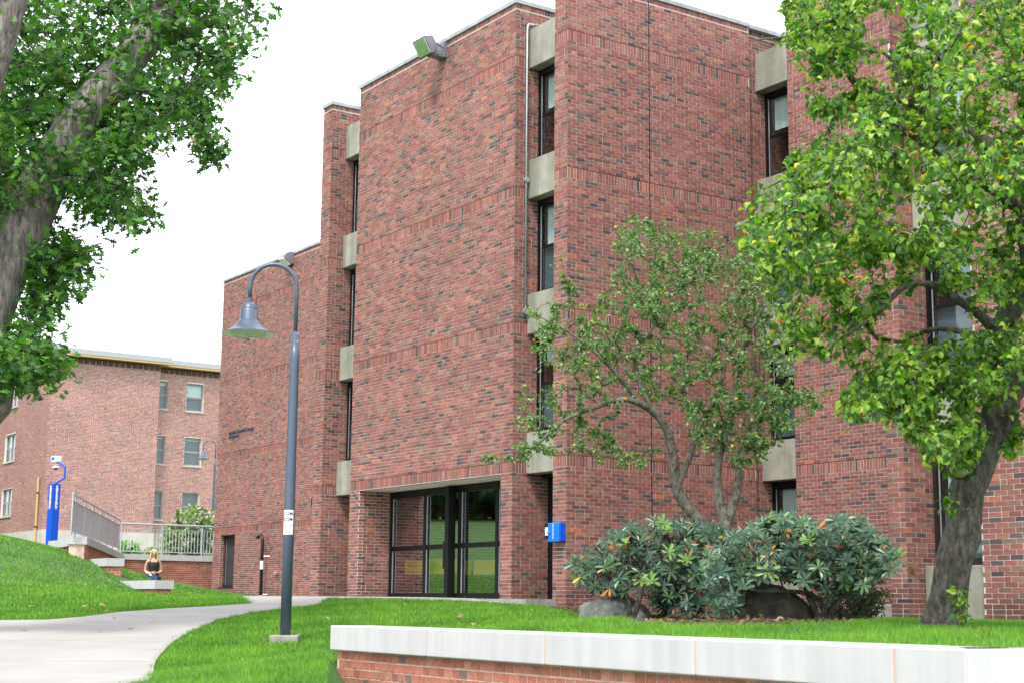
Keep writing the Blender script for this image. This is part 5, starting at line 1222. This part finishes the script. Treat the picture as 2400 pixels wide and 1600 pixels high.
m_ = MB(); v, f = loft([(0, .0, 1.655, .01, .01), (0, .0, 1.645, .055, .06), (0, .01, 1.6, .088, .092), (0, .03, 1.53, .098, .085), (0, .045, 1.43, .105, .065), (0, .06, 1.33, .11, .05), (0, .06, 1.24, .08, .035), (0, .06, 1.2, .02, .01)], 22)
m_.add(v, f); 
for s in (-1, 1): m_.tube([(s * .03, -.085, 1.625), (s * .075, -.07, 1.57), (s * .088, -.05, 1.48), (s * .1, -.06, 1.38), (s * .105, -.075, 1.3)], [.02, .024, .026, .024, .008], 8)
m_.obj('hair', M['hair'], pe, smooth=True)
m_ = MB(); m_.box((-.028 - .014, -.112, 1.545), (-.028 + .014, -.1, 1.553)); m_.box((.028 - .014, -.112, 1.545), (.028 + .014, -.1, 1.553)); m_.obj('eyes', M['dark'], pe)
m_ = MB(); m_.tube([(0, -.108, 1.55), (0, -.128, 1.515), (0, -.11, 1.508)], [.008, .014, .008], 6); m_.obj('nose', M['skin'], pe, smooth=True)
m_ = MB(); m_.box((-.022, -.112, 1.482), (.022, -.1, 1.49)); m_.obj('mouth', paint('lips', (.5, .16, .14)), pe)
pp = empty('papers', pb + Vector((-.02, -.27, 1.0)), .3, label='folded white papers held in the hands of the woman', cat='papers')
m_ = MB(); m_.add([(-.13, -.02, .05), (.02, -.05, -.05), (.06, .0, -.04), (-.09, .04, .06), (-.13, -.02, .035), (.02, -.05, -.065), (.06, .0, -.055), (-.09, .04, .045)], BOXF[:, ::-1]); m_.obj('sheet', M['paper'], pp)
m_ = MB(); m_.box((-.06, -.045, -.012), (-.03, -.04, .012)); m_.obj('print', M['ink'], pp)
hbg = empty('handbag', pb + Vector((.19, -.02, .82)), 0, label='small black bag hanging at the hip of the woman', cat='bag')
m_ = MB(); m_.box((-.05, -.06, -.1), (.03, .06, .1)); bevel(m_.obj('pouch', M['top'], hbg), .02)
m_ = MB(); m_.tube([(-.02, 0, .1), (-.1, .06, .3), (-.25, .0, .52)], .01, 5); m_.obj('strap', M['top'], hbg)

# ------------------------------------------------------------------ trees on the far side of the bank (mirrored in the entrance glass)
for i, (u, v, hh) in enumerate(((-66, -8, 9), (-72, -16, 11), (-76, 1, 10), (-60, -20, 9), (-82, -10, 12), (-68, -26, 10), (-88, 6, 11), (-55, -30, 10))):
    p = w2(u, v); b_ = Vector((p[0], p[1], gz(p[0], p[1]) - .2)); t = empty('background_tree', b_, label='dark leafy tree beyond the grass bank, mirrored in the entrance glass', cat='tree', group='trees beyond the grass bank')
    m_ = MB(); m_.tube([(0, 0, 0), (.1, 0, 2), (0, .1, 5), (.2, 0, hh * .8)], [.3, .25, .18, .05], 8); m_.obj('trunk', M['bark_crab'], t)
    n = 8000; q = unit(jitter(n, 1)) * RNG.uniform(.5, 1, (n, 1)) * np.array([7.5, 7.5, hh * .55]); q = q * (1 + .18 * np.sin(q[:, :1] * 2.1 + i) * np.cos(q[:, 1:2] * 1.7)); q[:, 2] += hh * .52
    X_, Y_, Z_ = frames(jitter(n, 1), UP + jitter(n, .5)); V = inst(CT, q, X_, Y_, Z_, RNG.uniform(.5, .9, n)); m_ = MB()
    m_.add(V.reshape(-1, 3), (CF[None] + (np.arange(n) * len(CT))[:, None, None]).reshape(-1, 3), np.repeat(mixcol(n, [(.035, .08, .025), (.05, .11, .03)], [1, 1]), len(CT), 0)); m_.obj('leaves', M['leaf'], t, kind='stuff')
